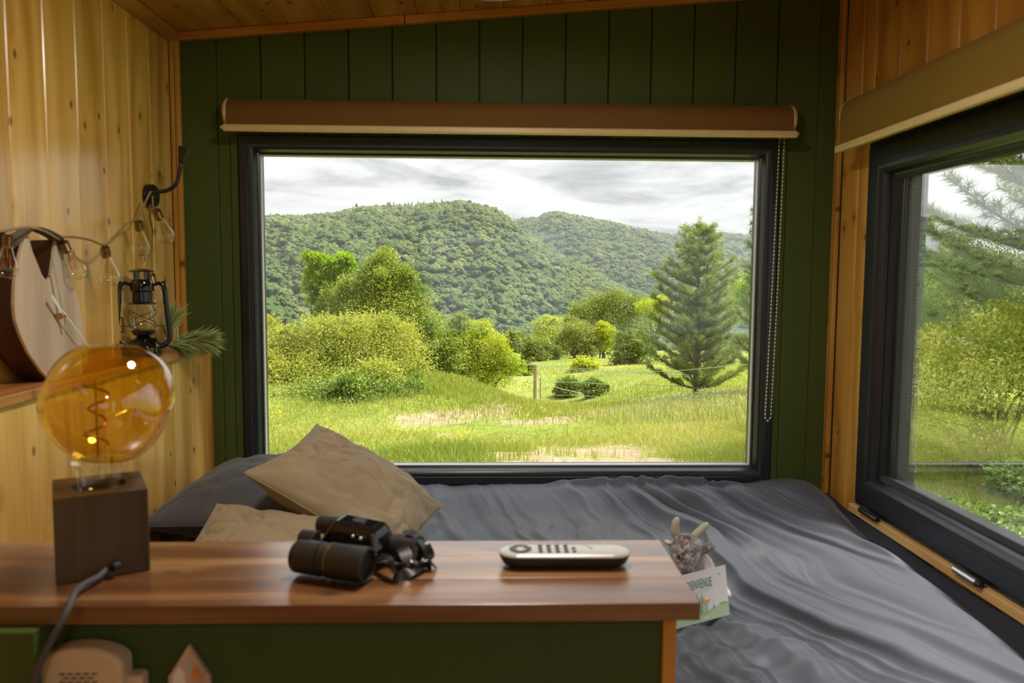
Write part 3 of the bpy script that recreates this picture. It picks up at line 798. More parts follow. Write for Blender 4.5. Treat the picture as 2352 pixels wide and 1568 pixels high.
# ================================================================== counter on a half-height partition
CZ = 1.10
CF, CB, CR = .951, 1.186, .2625
partition = struct(empty('wall_partition', (0, 0, 0)))
box_obj('panel', XL, .222, .978, 1.15, 0.0, CZ - .0225, M['green_dark'], partition)
box_obj('corner_batten', .2225, .240, .974, 1.154, 0.0, CZ - .0225, M['pine_post'], partition, bevel=.002)
box_obj('corner_strip', XL, at(78, 1500, 1, .93).x, .930, .977, 0.0, CZ - .0226, M['green'], partition)
counter = empty('counter_top', (-.3, 1.07, CZ - .022), label='dark stained wooden counter board on the green partition', cat='counter')
# three glued staves
for y0, y1 in ((CF, 1.036), (1.0363, 1.118), (1.1183, CB)):
    e1 = CR + (.0 if y0 > 1.1 else 0)
    MB().box(XL + .3 + .002, CR + .3, y0 - 1.07, y1 - 1.07, 0, .022).build('stave', M['counter'], counter, bevel=.0004)

# ================================================================== table lamp
lampo = empty('table_lamp', (-.527, 1.092, CZ + .0005), (0, 0, R(28)), label='table lamp with an amber globe bulb in a dark wooden cube', cat='lamp')
h = .0555
blk = bmesh.new()
base = MB()
# cube with a round recess in its top
n = 32; vs = []; fs = []
sq = []
for k in range(n):
    a = 2 * PI * k / n
    c, s = math.cos(a), math.sin(a); q = max(abs(c), abs(s)); sq.append((c / q * h, s / q * h))
for zz_ in (0, .1125): vs += [(x_, y_, zz_) for x_, y_ in sq]
vs += [(.034 * math.cos(2 * PI * k / n), .034 * math.sin(2 * PI * k / n), .1125) for k in range(n)]
vs += [(.034 * math.cos(2 * PI * k / n), .034 * math.sin(2 * PI * k / n), .070) for k in range(n)]
for a_, b_ in ((0, 1), (1, 2), (2, 3)):
    fs += [(a_ * n + k, a_ * n + (k + 1) % n, b_ * n + (k + 1) % n, b_ * n + k) for k in range(n)]
fs += [tuple(range(n))[::-1], tuple(3 * n + k for k in range(n))]
base.add(vs, fs).build('base', M['lamp_wood'], lampo, bevel=.0015)
MB().lathe([(.021, .0705), (.021, .098), (.017, .100), (.0165, .080)], 24).build('socket', M['black_satin'], lampo, smooth=40)
# bulb: squat irregular globe on a clear neck
gp = [(.0140, .101), (.0200, .106), (.0235, .116), (.0250, .1262), (.0300, .1325)]
gz0, gz1, gr = .137, .299, .0835
prof = []
for a in np.linspace(R(-69), R(88), 30):
    rr_ = gr * max(math.cos(a), 0) ** .80
    prof.append((rr_ * (1 - .10 * max(0, -math.sin(a))), (gz0 + gz1) / 2 + .006 + (gz1 - gz0) / 2 * math.sin(a) * (1 if a > 0 else 1.02)))
prof = [p for p in prof if p[0] > .03]
TL = Matrix.Rotation(R(4), 4, 'Y')
bulb = MB(); vs, fs = [], []
nn_ = 56
for j, (rr_, z_) in enumerate(prof):
    for k in range(nn_):
        a = 2 * PI * k / nn_
        w_ = math.sin(PI * j / (len(prof) - 1)) ** 1.0
        d_ = 1 + w_ * .045 * math.sin(3 * a + 1.2 + z_ * 22) + w_ * .025 * math.sin(5 * a - z_ * 40)
        vs.append(TL @ Vector((rr_ * d_ * math.cos(a), rr_ * d_ * math.sin(a), z_)))
for j in range(len(prof) - 1):
    for k in range(nn_): fs.append((j * nn_ + k, j * nn_ + (k + 1) % nn_, (j + 1) * nn_ + (k + 1) % nn_, (j + 1) * nn_ + k))
fs.append(tuple((len(prof) - 1) * nn_ + k for k in range(nn_)))
bo = bulb.add(vs, fs).build('bulb', M['glass_amber'], lampo, smooth=180)
MB().lathe([(.0170, .0985), (.0235, .101), (.0270, .108), (.0276, .128), (.0280, .138), (.033, .144)], 32, cap=False).build('neck', M['glass_bulb'], bo, smooth=60)
MB().lathe([(.0105, .100), (.0110, .140), (.0070, .160), (.0018, .166), (.0018, .256)], 16).build('stem', M['glass_bulb'], bo, smooth=60)
fil = MB()
hx = [(.013 * math.cos(t_ * 2 * PI * 2.5) * (1 + .3 * math.sin(t_ * 9)), .013 * math.sin(t_ * 2 * PI * 2.5), .165 + .085 * t_) for t_ in np.linspace(0, 1, 70)]
fil.tube(hx, .0016, 6).tube([(0, 0, .15), (0, 0, .255)], .0012, 6)
fil.build('filament', M['filament'], bo, smooth=60)
Mi = lampo.matrix_basis.inverted()
def cord_pts(pts): return [Mi @ Vector(p) for p in pts]
fmid = Vector((-.500, 1.043, CZ + .016))
ring = MB(); ring.tube(cord_pts([fmid + Vector((.0155, .004, .0)), fmid + Vector((.012, -.005, .0))]), .006, 12).build('grommet', M['black_satin'], lampo, smooth=40)
cp = [at(243, 1308, 1, 1.040), at(225, 1325, 1, 1.020), at(190, 1343, 1, .99), at(172, 1362, 1, .962), at(160, 1390, 1, .942), at(140, 1430, 1, .928), at(108, 1490, 1, .920), at(85, 1545, 1, .918), at(74, 1620, 1, .918), at(60, 1800, 1, .92)]
cp[0].z = max(cp[0].z, CZ + .012)
for q in cp[1:4]: q.z = max(q.z, CZ + .0045)
def smooth_path(P_, k=6):
    out = []
    for i in range(len(P_) - 1):
        p0, p1, p2, p3 = P_[max(i - 1, 0)], P_[i], P_[i + 1], P_[min(i + 2, len(P_) - 1)]
        for j in range(k):
            t_ = j / k
            out.append(.5 * ((2 * p1) + (p2 - p0) * t_ + (2 * p0 - 5 * p1 + 4 * p2 - p3) * t_ ** 2 + (3 * p1 - p0 - 3 * p2 + p3) * t_ ** 3))
    return out + [P_[-1]]
MB().tube(cord_pts(smooth_path(cp)), .0040, 10).build('cord', M['cable'], lampo, smooth=60)

# ================================================================== binoculars
bz = CZ + .0005
bino = empty('binoculars', (-.175, 1.06, bz), label='black binoculars with a bunched neck strap on the counter', cat='binoculars')
def bl(v): return Vector(v) - Vector((-.175, 1.06, 0)) - Vector((0, 0, 0))
axb = Vector((.098, -.036, 0)).normalized()
Q = axb.to_track_quat('Z', 'Y').to_matrix().to_4x4()
def barrel(c, prof, name, mt): 
    mb = MB(); mb.lathe(prof, 32, Matrix.Translation(c) @ Q); return mb.build(name, mt, bino, smooth=35)
o1 = Vector((-.2035, 1.0385, .0235)) - Vector((-.175, 1.06, 0))
b1_ = barrel(o1, [(.0195, -.054), (.0215, -.051), (.0225, -.030), (.0215, -.004), (.0228, -.002), (.0232, .046), (.0232, .053), (.0205, .054), (.0195, .048)], 'barrel', M['black_rubber'])
mb = MB(); mb.lathe([(.0001, .0465), (.0190, .0470), (.0190, .0476), (.0001, .0478)], 28, Matrix.Translation(o1) @ Q); mb.build('objective_lens', M['lens'], b1_)
mb = MB(); mb.lathe([(.0230, .000), (.0234, .0002), (.0234, .0008), (.0230, .0010)], 32, Matrix.Translation(o1) @ Q, cap=False); mb.build('ring', M['gold'], b1_, smooth=40)
mb = MB(); mb.lathe([(.0222, -.016), (.0230, -.0157), (.0230, -.0135), (.0222, -.0132)], 32, Matrix.Translation(o1) @ Q, cap=False); mb.build('ring', M['black_satin'], b1_, smooth=40)
o2 = Vector((-.126, 1.098, .0205)) - Vector((-.175, 1.06, 0))
b2_ = barrel(o2, [(.0165, -.050), (.0185, -.047), (.0195, -.02), (.0185, .0), (.0200, .002), (.0203, .034), (.0180, .036), (.0170, .031)], 'barrel', M['black_rubber'])
mb = MB(); mb.lathe([(.0001, .030), (.0170, .0305), (.0170, .031), (.0001, .0312)], 28, Matrix.Translation(o2) @ Q); mb.build('objective_lens', M['lens'], b2_)
# prism housing and hinge plate between the barrels
hb = bmesh.new()
bmesh.ops.create_cube(hb, size=1.0)
me = bpy.data.meshes.new('prism_housing')
for v in hb.verts:
    v.co = Vector((v.co.x * .098, v.co.y * .056, v.co.z * .034))
    if v.co.z > 0: v.co.x *= .70; v.co.y *= .66; v.co.x += .004
hb.to_mesh(me); hb.free(); me.materials.append(M['black_gloss'])
ho = bpy.data.objects.new('prism_housing', me); COL.objects.link(ho); ho.parent = bino
ho.location = Vector((-.179, 1.095, .044)) - Vector((-.175, 1.06, 0)); ho.rotation_euler = (R(7), R(3), R(-24))
bv = ho.modifiers.new('bevel', 'BEVEL'); bv.width = .008; bv.segments = 4
MB().lathe([(.0001, 0), (.0068, 0), (.0075, .0012), (.0068, .0022), (.0001, .0022)], 20, sx=1.5).build('focus_well', M['black_rubber'], ho, loc=(.004, 0, .0162), smooth=40)
MB().lathe([(.0115, -.016), (.0135, -.014), (.0135, .014), (.0115, .016)], 24, Matrix.Translation(Vector((-.222, 1.12, .045)) - Vector((-.175, 1.06, 0))) @ Q).build('eyecup', M['black_rubber'], bino, smooth=35)
MB().lathe([(.0115, -.012), (.0135, -.010), (.0135, .010), (.0115, .012)], 24, Matrix.Translation(Vector((-.243, 1.085, .036)) - Vector((-.175, 1.06, 0))) @ Q).build('eyecup', M['black_rubber'], bino, smooth=35)
for i in range(2):
    MB().ball((0, 0, 0), .0028, 8, 6).build('stud', M['steel'], bino, loc=(-.005 + i * .011, .005 - i * .004, .047 - i * .002), smooth=60)
# strap: a flat black band bunched up on the right
def band(pts, w, th, upv):
    mb = MB(); P_ = smooth_path([Vector(p) for p in pts], 7); vs, fs = [], []
    for i, p in enumerate(P_):
        t_ = (P_[min(i + 1, len(P_) - 1)] - P_[max(i - 1, 0)]).normalized()
        k = i / (len(P_) - 1)
        uv = Vector(upv(k)); s_ = (uv - t_ * uv.dot(t_)).normalized(); nn2 = t_.cross(s_)
        for a, b_ in ((-1, -1), (1, -1), (1, 1), (-1, 1)): vs.append(p + s_ * a * w / 2 + nn2 * b_ * th / 2)
    m_ = len(P_)
    for i in range(m_ - 1):
        for k in range(4): fs.append((i * 4 + k, i * 4 + (k + 1) % 4, (i + 1) * 4 + (k + 1) % 4, (i + 1) * 4 + k))
    fs += [(3, 2, 1, 0), tuple((m_ - 1) * 4 + k for k in range(4))]
    return mb.add(vs, fs)
band([(.040, .035, .018), (.060, .010, .030), (.072, -.010, .016), (.085, -.004, .007), (.097, .012, .012), (.088, .030, .026), (.070, .045, .034), (.060, .055, .020)], .017, .0025,
     lambda k: (math.sin(k * 7), .3, math.cos(k * 7))).build('strap', M['black_satin'], bino, smooth=50)
band([(.030, .0, .020), (.048, -.022, .024), (.056, -.036, .010), (.064, -.030, .005), (.078, -.018, .008), (.090, .004, .005), (.100, .008, .006)], .014, .0022,
     lambda k: (.3, math.sin(k * 5 + 1), math.cos(k * 5 + 1))).build('strap', M['black_satin'], bino, smooth=50)
band([(.046, .048, .026), (.068, .034, .042), (.086, .022, .030), (.096, .012, .012), (.104, .004, .006)], .018, .0025, lambda k: (.2, 1, .4 - k)).build('strap', M['black_satin'], bino, smooth=50)
for p in ((.066, -.004, .020), (.078, -.010, .016), (.070, -.014, .008)):
    MB().box(-.005, .005, -.003, .003, -.002, .002).build('buckle', M['steel'], bino, loc=p, rot=(.4, .3, .5), bevel=.0008)

# ================================================================== remote control
rc0, rc1 = Vector((.017, 1.086, 0)), Vector((.199, 1.084, 0))
rl = (rc1 - rc0).length / 2
remote = empty('remote_control', ((rc0.x + rc1.x) / 2, 1.085, CZ + .0005), (0, 0, -.01), label='silver and black remote control lying across the counter', cat='remote control')
def stadium(L_, W_, n=14, ex=1.0):
    out = []
    for k in range(n + 1): 
        a = -PI / 2 + PI * k / n; out.append((L_ - W_ * ex + W_ * ex * math.cos(a), W_ * math.sin(a)))
    for k in range(n + 1):
        a = PI / 2 + PI * k / n; out.append((-L_ + W_ * ex + W_ * ex * math.cos(a), W_ * math.sin(a)))
    return out
def slab(layers, name, mt, parent, **k):
    mb = MB(); n = len(layers[0][0]); vs = []; fs = []
    for ring, z in layers: vs += [(x_, y_, z) for x_, y_ in ring]
    for i in range(len(layers) - 1):
        fs += [(i * n + j, i * n + (j + 1) % n, (i + 1) * n + (j + 1) % n, (i + 1) * n + j) for j in range(n)]
    fs += [tuple(range(n))[::-1], tuple((len(layers) - 1) * n + j for j in range(n))]
    return mb.add(vs, fs).build(name, mt, parent, smooth=35, **k)
slab([(stadium(rl - .016, .0165), 0), (stadium(rl - .006, .0215), .004), (stadium(rl - .0015, .0238), .012), (stadium(rl - .0005, .0243), .0165)], 'body', M['black_satin'], remote)
top = slab([(stadium(rl, .0247, ex=1.1), .0166), (stadium(rl, .0247, ex=1.1), .0180), (stadium(rl - .002, .0228, ex=1.1), .0200), (stadium(rl - .010, .0170, ex=1.1), .0212)], 'cover', M['silver'], remote)
# dark arc that ends the key area
arc = [(.018 + .020 * math.cos(a), .0185 * math.sin(a)) for a in np.linspace(-.1, PI / 2 + .15, 12)]
MB().tube([(x_, y_, .0209 - .0020 * abs(y_ / .0185) ** 3) for x_, y_ in arc], [.0006 + .0016 * k / 11 for k in range(12)], 6).build('arc', M['button'], remote, smooth=50)
dx = -rl + .030
nav = MB()
ro, ri = .0155, .0085
for q in range(4):
    a0_, a1_ = q * PI / 2 - PI / 4 + .10, q * PI / 2 + PI / 4 - .10
    A_ = np.linspace(a0_, a1_, 7)
    ringp = [(dx + ro * math.cos(a), ro * math.sin(a)) for a in A_] + [(dx + ri * math.cos(a), ri * math.sin(a)) for a in A_[::-1]]
    MB().prism([(x_, y_, .0200) for x_, y_ in ringp], [(x_, y_, .0224) for x_, y_ in ringp]).build('navigation_key', M['button'], remote)
MB().lathe([(.0068, .0205), (.0068, .0222), (.0050, .0230)], 18).build('ok_key', M['silver'], remote, loc=(dx, 0, 0), smooth=40)
for c in range(4):
    for r_ in range(3):
        MB().prism([(.0034 * math.cos(a), .0029 * math.sin(a), 0) for a in np.linspace(0, 2 * PI, 12, endpoint=False)], [(.0031 * math.cos(a), .0026 * math.sin(a), .0026) for a in np.linspace(0, 2 * PI, 12, endpoint=False)]
                   ).build('key', M['button'], remote, loc=(dx + .0275 + c * .0118, -.0115 + r_ * .0115, .0203))
for r_ in range(2):
    MB().prism([(.0030 * math.cos(a), .0026 * math.sin(a), 0) for a in np.linspace(0, 2 * PI, 12, endpoint=False)], [(.0027 * math.cos(a), .0023 * math.sin(a), .0026) for a in np.linspace(0, 2 * PI, 12, endpoint=False)]
               ).build('key', M['button'], remote, loc=(dx + .0275 + 4 * .0118 - .001, -.0105 + r_ * .0125, .0203))

# ================================================================== things on the front of the partition
PF = .978
c0 = at(198, 1600, 1, PF - .02)
dev = empty('plug_in_alarm', (c0.x, PF - .0006, at(198, 1590, 1, PF - .03).z), label='ivory round-topped plug-in alarm with a slotted grille on the partition', cat='alarm')
w2 = .0505; yt = at(198, 1487, 1, PF - .03).z - dev.location.z; ys_ = at(198, 1528, 1, PF - .03).z - dev.location.z
out_ = [(-w2, -.05)] + [(w2, -.05)] + [(w2, ys_)] + [(w2 * math.cos(a), ys_ + (yt - ys_) * math.sin(a)) for a in np.linspace(.12, PI - .12, 15)] + [(-w2, ys_)]
MB().prism([(x_, 0, z_) for x_, z_ in out_], [(x_, -.034, z_) for x_, z_ in out_]).build('casing', M['device'], dev, bevel=.006, seg=3, smooth=35)
for j in range(3):
    for i in range(5 - j % 2):
        MB().box(-.0035, .0035, -.001, .001, -.0012, .0012).build('slot', M['device_dark'], dev, loc=(-.020 + i * .0095 + (j % 2) * .0047, -.0343, ys_ - .008 - j * .0052), bevel=.0006)
ad = at(312, 1600, 1, PF - .01)
adp = empty('wall_adapter', (ad.x, PF - .0006, at(312, 1600, 1, PF - .01).z), label='small ivory rounded adapter box beside the plug-in alarm', cat='adapter')
za = at(312, 1550, 1, PF - .02).z - adp.location.z
MB().box(-.0135, .0135, -.022, 0, -.03, za).build('casing', M['device'], adp, bevel=.004, seg=3, smooth=35)
MB().box(-.006, .006, -.0235, -.0221, -.02, -.012).build('socket_slot', M['device_dark'], adp)
op = at(437, 1600, 1, PF - .006)
orn = empty('pointed_plaque', (op.x, PF - .0006, at(437, 1590, 1, PF - .006).z), label='small house-shaped wooden plaque with a painted scene below the counter', cat='plaque')
zt_ = at(437, 1480, 1, PF - .006).z - orn.location.z; zs_ = at(437, 1553, 1, PF - .006).z - orn.location.z
hw = .0255
pl = [(-hw, -.03), (hw, -.03), (hw, zs_), (0, zt_), (-hw, zs_)]
MB().prism([(x_, 0, z_) for x_, z_ in pl], [(x_, -.008, z_) for x_, z_ in pl]).build('board', M['slab_face'], orn, bevel=.001)
def patch(name, pts, mt, th=.0006, y=-.0081):
    return MB().prism([(x_, y, z_) for x_, z_ in pts], [(x_, y - th, z_) for x_, z_ in pts]).build(name, mt, orn)
patch('snow_patch', [(-.021, zs_ - .012), (-.004, zs_ - .012), (-.006, zs_ + .008), (-.012, zs_ + .014), (-.019, zs_ + .003)], M['paper'])
patch('blue_mark', [(-.0015, zs_ + .006), (.0025, zs_ + .006), (.0015, zs_ + .024), (-.001, zs_ + .022)], M['ink_blue'])
patch('tan_patch', [(.004, zs_ - .002), (.016, zs_ - .001), (.012, zs_ + .012), (.006, zs_ + .014)], M['ledge'])

# ================================================================== wall clock: thick slab with a leather strap
ck = empty('wall_clock', (XL + .001, 1.80, 1.40), label='thick wooden slab clock with a notched top and steel hands on the pine wall', cat='clock')
FX = -.938                                               # face plane
def cpt(px_, py_): 
    p = at(px_, py_, 0, FX); return (p.y - 1.80, p.z - 1.40)
left = [cpt(*p) for p in ((60, 538), (52, 560), (41, 605), (34, 650), (32, 700), (36, 735), (48, 770), (66, 810), (95, 852), (128, 886))]
right = [cpt(*p) for p in ((160, 900), (188, 860), (195, 800), (190, 735), (181, 690), (168, 645), (152, 600), (138, 560), (128, 550))]
notch = [cpt(*p) for p in ((125, 575), (121, 605), (118, 630), (112, 642), (105, 642), (97, 632), (84, 600), (74, 575), (66, 545))]
outl = left + right + notch
n = len(outl)
face = MB(); face.add([(FX - ck.location.x, y_, z_) for y_, z_ in outl] + [(FX - .006 - ck.location.x, y_, z_) for y_, z_ in outl], [tuple(range(n))] + [(i, (i + 1) % n, n + (i + 1) % n, n + i) for i in range(n)])
fo = face.build('face', M['slab_face'], ck)
bk = MB()
cy_, cz_ = np.mean([q[0] for q in outl]), np.mean([q[1] for q in outl])
l0 = [(FX - .006 - ck.location.x, y_, z_) for y_, z_ in outl]
l1 = [(.030, cy_ + (y_ - cy_) * 1.0, z_ - .002) for y_, z_ in outl]
l2 = [(.0, cy_ + (y_ - cy_) * .86, cz_ + (z_ - cz_) * .88) for y_, z_ in outl]
bk.add(l0 + l1 + l2, [(i, (i + 1) % n, n + (i + 1) % n, n + i) for i in range(n)] + [(n + i, n + (i + 1) % n, 2 * n + (i + 1) % n, 2 * n + i) for i in range(n)] + [tuple(2 * n + i for i in range(n))[::-1]])
bk.build('bark_edge', M['slab_edge'], ck, smooth=30)
pc = cpt(129, 726)
px0 = FX - ck.location.x
MB().lathe([(.004, 0), (.0062, .001), (.0062, .010), (.003, .012), (.0022, .022), (.0001, .0225)], 16, Matrix.Translation((px0, pc[0], pc[1])) @ Matrix.Rotation(PI / 2, 4, 'Y')).build('spindle', M['gold'], ck, smooth=40)
def hand(name, tip, tail, w0, w1, dx_, mt):
    t_, l_ = Vector((0, *cpt(*tip))), Vector((0, *cpt(*tail)))
    d = (t_ - l_).normalized(); s_ = Vector((0, -d.z, d.y))
    a = [l_ - s_ * w0 / 2, l_ + s_ * w0 / 2, t_ + s_ * w1 / 2, t_ - s_ * w1 / 2]
    return MB().prism([q + Vector((px0 + dx_, 0, 0)) for q in a], [q + Vector((px0 + dx_ + .0012, 0, 0)) for q in a]).build(name, mt, ck)
hand('minute_hand', (103, 578), (138, 757), .006, .0045, .013, M['steel'])
hand('hour_hand', (101, 680), (131, 727), .006, .0085, .016, M['hand_white'])
hand('second_hand', (187, 800), (124, 715), .004, .0025, .019, M['hand_white'])
# strap from horn to horn
sp = [Vector((.055, cpt(48, 562)[0], cpt(48, 562)[1])), Vector((.075, cpt(52, 540)[0], cpt(52, 540)[1])), Vector((.088, *cpt(62, 524))), Vector((.090, *cpt(90, 531))), Vector((.088, *cpt(118, 545))), Vector((.080, *cpt(134, 556)))]
band(sp, .030, .0025, lambda k: (1, 0, .15)).build('strap', M['leather'], ck, smooth=50)
# black bracket beside the strap
MB().box(0, .060, cpt(15, 540)[0], cpt(40, 540)[0], cpt(30, 560)[1], cpt(30, 528)[1]).build('hanger', M['black_satin'], ck, bevel=.004)

# ================================================================== gooseneck reading lamp
gl = empty('reading_lamp', (XL + .0005, at(336, 450, 0, XL).y, at(336, 450, 0, XL).z), label='black gooseneck reading lamp on the pine wall near the corner', cat='lamp')
MB().lathe([(.028, 0), (.030, .003), (.030, .022), (.024, .030), (.012, .032)], 28, Matrix.Rotation(PI / 2, 4, 'Y'), sx=1.15).build('wall_plate', M['black_satin'], gl, smooth=40)
gp_ = [at(345, 445, 0, -.985), at(362, 441, 0, -.965), at(384, 437, 0, -.94), at(403, 424, 0, -.915), at(411, 402, 0, -.905), at(414, 382, 0, -.90), at(417, 368, 0, -.898)]
MB().tube([p - gl.location for p in smooth_path(gp_, 6)], .0058, 12).build('gooseneck', M['black_satin'], gl, smooth=60)
hd0, hd1 = at(416, 372, 0, -.898), at(423, 338, 0, -.888)
MB().tube([hd0 - gl.location, hd0.lerp(hd1, .35) - gl.location, hd1 - gl.location], [.0085, .0105, .0165], 20).build('head', M['black_satin'], gl, smooth=40)

# ================================================================== string lights
sl = empty('string_lights', at(255, 560, 0, -.955), label='jute cord of clear teardrop bulbs draped along the pine wall', cat='string lights')
SO = sl.location.copy()
def sp_(px_, py_, x_): return at(px_, py_, 0, x_) - SO
def jute(pts, r_=.0030): return MB().tube(smooth_path(pts, 6), r_, 7).build('cord', M['jute'], sl, smooth=60)
jute([sp_(-20, 532, -.93), sp_(10, 530, -.925), sp_(60, 522, -.915), sp_(100, 530, -.918), sp_(135, 549, -.925), sp_(140, 545, -.94), sp_(165, 544, -.955), sp_(205, 550, -.96), sp_(240, 562, -.958), sp_(262, 545, -.965), sp_(290, 515, -.97), sp_(318, 500, -.972), sp_(335, 462, -.975), sp_(346, 440, -.970)])
jute([sp_(350, 450, -.968), sp_(352, 475, -.968), sp_(362, 479, -.966)], .0026)
jute([sp_(345, 470, -.985), sp_(344, 500, -.995), sp_(350, 530, -.998), sp_(348, 590, -1.0), sp_(347, 632, -.985)], .0026)
jute([sp_(330, 585, -1.0), sp_(333, 560, -1.005), sp_(333, 600, -1.0)], .0024)
def sbulb(top, end, name='bulb'):
    """clear teardrop bulb hanging from `top`; its tip points to `end`"""
    d = (end - top); L_ = d.length
    Mx = Matrix.Translation(top) @ d.to_track_quat('Z', 'Y').to_matrix().to_4x4()
    k = L_ / .085
    pr = [(.0085, .024), (.0100, .030), (.0125, .040), (.0180, .054), (.0205, .064), (.0200, .073), (.0150, .081), (.0070, .0845), (.0006, .085)]
    bo_ = MB().lathe([(r_ * k, z_ * k) for r_, z_ in pr], 24, Mx, cap=False).build(name, M['glass_bulb'], sl, smooth=180)
    cp_ = [(.0040, .0)] + [(.0092 + .0012 * math.sin(i * PI), .003 + i * .0021) for i in range(1)]
    cp_ = [(.0045, 0.0), (.0085, .003)]
    for i in range(5): cp_ += [(.0102, .0045 + i * .0040), (.0088, .0065 + i * .0040)]
    cp_ += [(.0088, .026)]
    MB().lathe([(r_ * k, z_ * k) for r_, z_ in cp_], 20, Mx).build('cap', M['brass_dark'], bo_, smooth=30)
    fl = [(.0065 * k * math.sin(a * 1.0), .0065 * k * math.cos(a * 1.0), (.034 + .030 * abs(math.sin(a * 1.7))) * k) for a in np.linspace(0, 2 * PI, 30)]
    fm = MB().tube([Mx @ Vector(p) for p in fl], .0005, 5).tube([Mx @ Vector((0, 0, .024 * k)), Mx @ Vector((0, 0, .045 * k))], .0016, 6)
    fm.build('filament', M['filament'], bo_)
    return bo_
for a, b_ in (((18, 538, -.925), (14, 640, -.930)), ((143, 552, -.928), (182, 640, -.915)), ((240, 564, -.952), (256, 656, -.945)), ((318, 505, -.962), (326, 588, -.965)), ((358, 480, -.960), (388, 558, -.945)), ((345, 627, -.990), (365, 706, -.985))):
    sbulb(sp_(*a), sp_(*b_))

# ================================================================== lantern
LT = LZ + .0225
lb = at(332, 806, 2, LT)
# keep it on the ledge: choose the spot on the line of sight that is 5.5 cm from the ledge's front edge
lpos = at(331, 800, 0, -.966); 
lan = empty('hurricane_lantern', (-.9665, lpos.y, LT), (0, 0, R(24)), label='black hurricane lantern with a glass chimney on the pine ledge', cat='lantern')
ks = .252 / .30
def ll(p): return [(r_ * ks, z_ * ks) for r_, z_ in p]
G = M['black_gloss']
MB().lathe(ll([(.052, 0), (.056, .003), (.056, .010), (.053, .013), (.053, .030), (.056, .033), (.054, .038), (.042, .052), (.026, .060), (.022, .066)]), 32).build('tank', G, lan, smooth=35)
MB().lathe(ll([(.020, .0665), (.030, .070), (.036, .080), (.037, .086), (.030, .087), (.028, .088)]), 28).build('burner', G, lan, smooth=35)
MB().lathe(ll([(.026, .0885), (.032, .094), (.0385, .106), (.040, .120), (.0365, .142), (.031, .158), (.0285, .172)]), 28, cap=False).build('chimney', M['glass_chimney'], lan, smooth=180)
MB().lathe(ll([(.036, .1722), (.044, .1735), (.044, .176), (.031, .181), (.031, .214), (.037, .219), (.037, .238), (.034, .250), (.030, .256)]), 30).build('hood', G, lan, smooth=35)
for k in range(4):
    a = k * PI / 2 + .5
    MB().box(-.006 * ks, .006 * ks, -.0012, .0012, .2565 * ks, .279 * ks).build('vent_strut', G, lan, loc=(.024 * ks * math.cos(a), .024 * ks * math.sin(a), 0), rot=(0, 0, a + PI / 2))
MB().lathe(ll([(.018, .279), (.038, .280), (.041, .283), (.026, .288), (.010, .291)]), 28).build('cap', G, lan, smooth=35)
for s_ in (-1, 1):
    tp = [(.030, .236), (.052, .243), (.066, .236), (.070, .220), (.072, .180), (.078, .120), (.082, .070), (.080, .052), (.070, .038), (.056, .032), (.044, .028)]
    MB().tube([(s_ * x_ * ks, 0, z_ * ks) for x_, z_ in tp], [.0062 * ks] * 2 + [.0088 * ks] * 7 + [.0095 * ks] * 2, 12).build('side_tube', G, lan, smooth=60)
    MB().ball((s_ * .068 * ks, 0, .246 * ks), .0062 * ks, 10, 8).build('ear', G, lan, smooth=60)
wire = MB()
for s_ in (-1, 1):
    wire.tube([(.043 * ks * math.cos(a * s_ + .4), .043 * ks * math.sin(a * s_ + .4), (.095 + .060 * (a / PI)) * ks) for a in np.linspace(0, PI, 20)], .0011, 6)
    wire.tube([(.043 * ks * math.cos(PI + a * s_ + .4), .043 * ks * math.sin(PI + a * s_ + .4), (.095 + .060 * (a / PI)) * ks) for a in np.linspace(0, PI, 20)], .0011, 6)
wire.tube([(s_ * .07 * ks, 0, .1005 * ks) for s_ in (-1.0, -.55)], .0011, 6).tube([(s_ * .07 * ks, 0, .1005 * ks) for s_ in (.55, 1.1)], .0011, 6)
wire.build('guard_wire', M['black_satin'], lan, smooth=60)
MB().tube([(-.075 * ks, .004, .13 * ks), (-.060 * ks, .006, .128 * ks), (-.058 * ks, .006, .085 * ks), (-.066 * ks, .004, .08 * ks)], .0022, 6).build('lift_lever', G, lan, smooth=60)
MB().lathe([(.0001, 0), (.010 * ks, 0), (.011 * ks, .003), (.010 * ks, .006), (.0001, .006)], 16, Matrix.Translation((.030 * ks, -.036 * ks, .050 * ks)) @ Matrix.Rotation(R(35), 4, 'X')).build('filler_cap', G, lan, smooth=40)

# ================================================================== pine sprig and the little glass behind it
vg = at(385, 735, 0, -.985)
tg = empty('glass_tumbler', (-.985, vg.y + .03, LT), label='small clear glass tumbler half hidden behind the lantern', cat='glass')
MB().lathe([(.0001, .0), (.021, .0), (.024, .004), (.027, .105), (.0255, .105), (.0225, .006), (.0001, .006)], 28, cap=False).build('tumbler_wall', M['glass_chimney'], tg, smooth=40)
spr = empty('pine_sprig', (-.93, 2.50, LT), label='fresh green pine sprig lying on the end of the ledge by the lantern', cat='sprig')
def twig_pt(px_, py_, x_): return at(px_, py_, 0, x_) - spr.location
tw = smooth_path([twig_pt(372, 790, -.945), twig_pt(395, 792, -.925), twig_pt(430, 785, -.89), twig_pt(462, 782, -.855)], 6)
tw2 = smooth_path([twig_pt(385, 792, -.935), twig_pt(388, 760, -.935), twig_pt(395, 735, -.93)], 5)
MB().tube(tw, .0035, 7).tube(tw2, .0025, 6).build('twig', M['bark_pine'], spr, smooth=60)
rr = np.random.default_rng(33)
P_, D_ = [], []
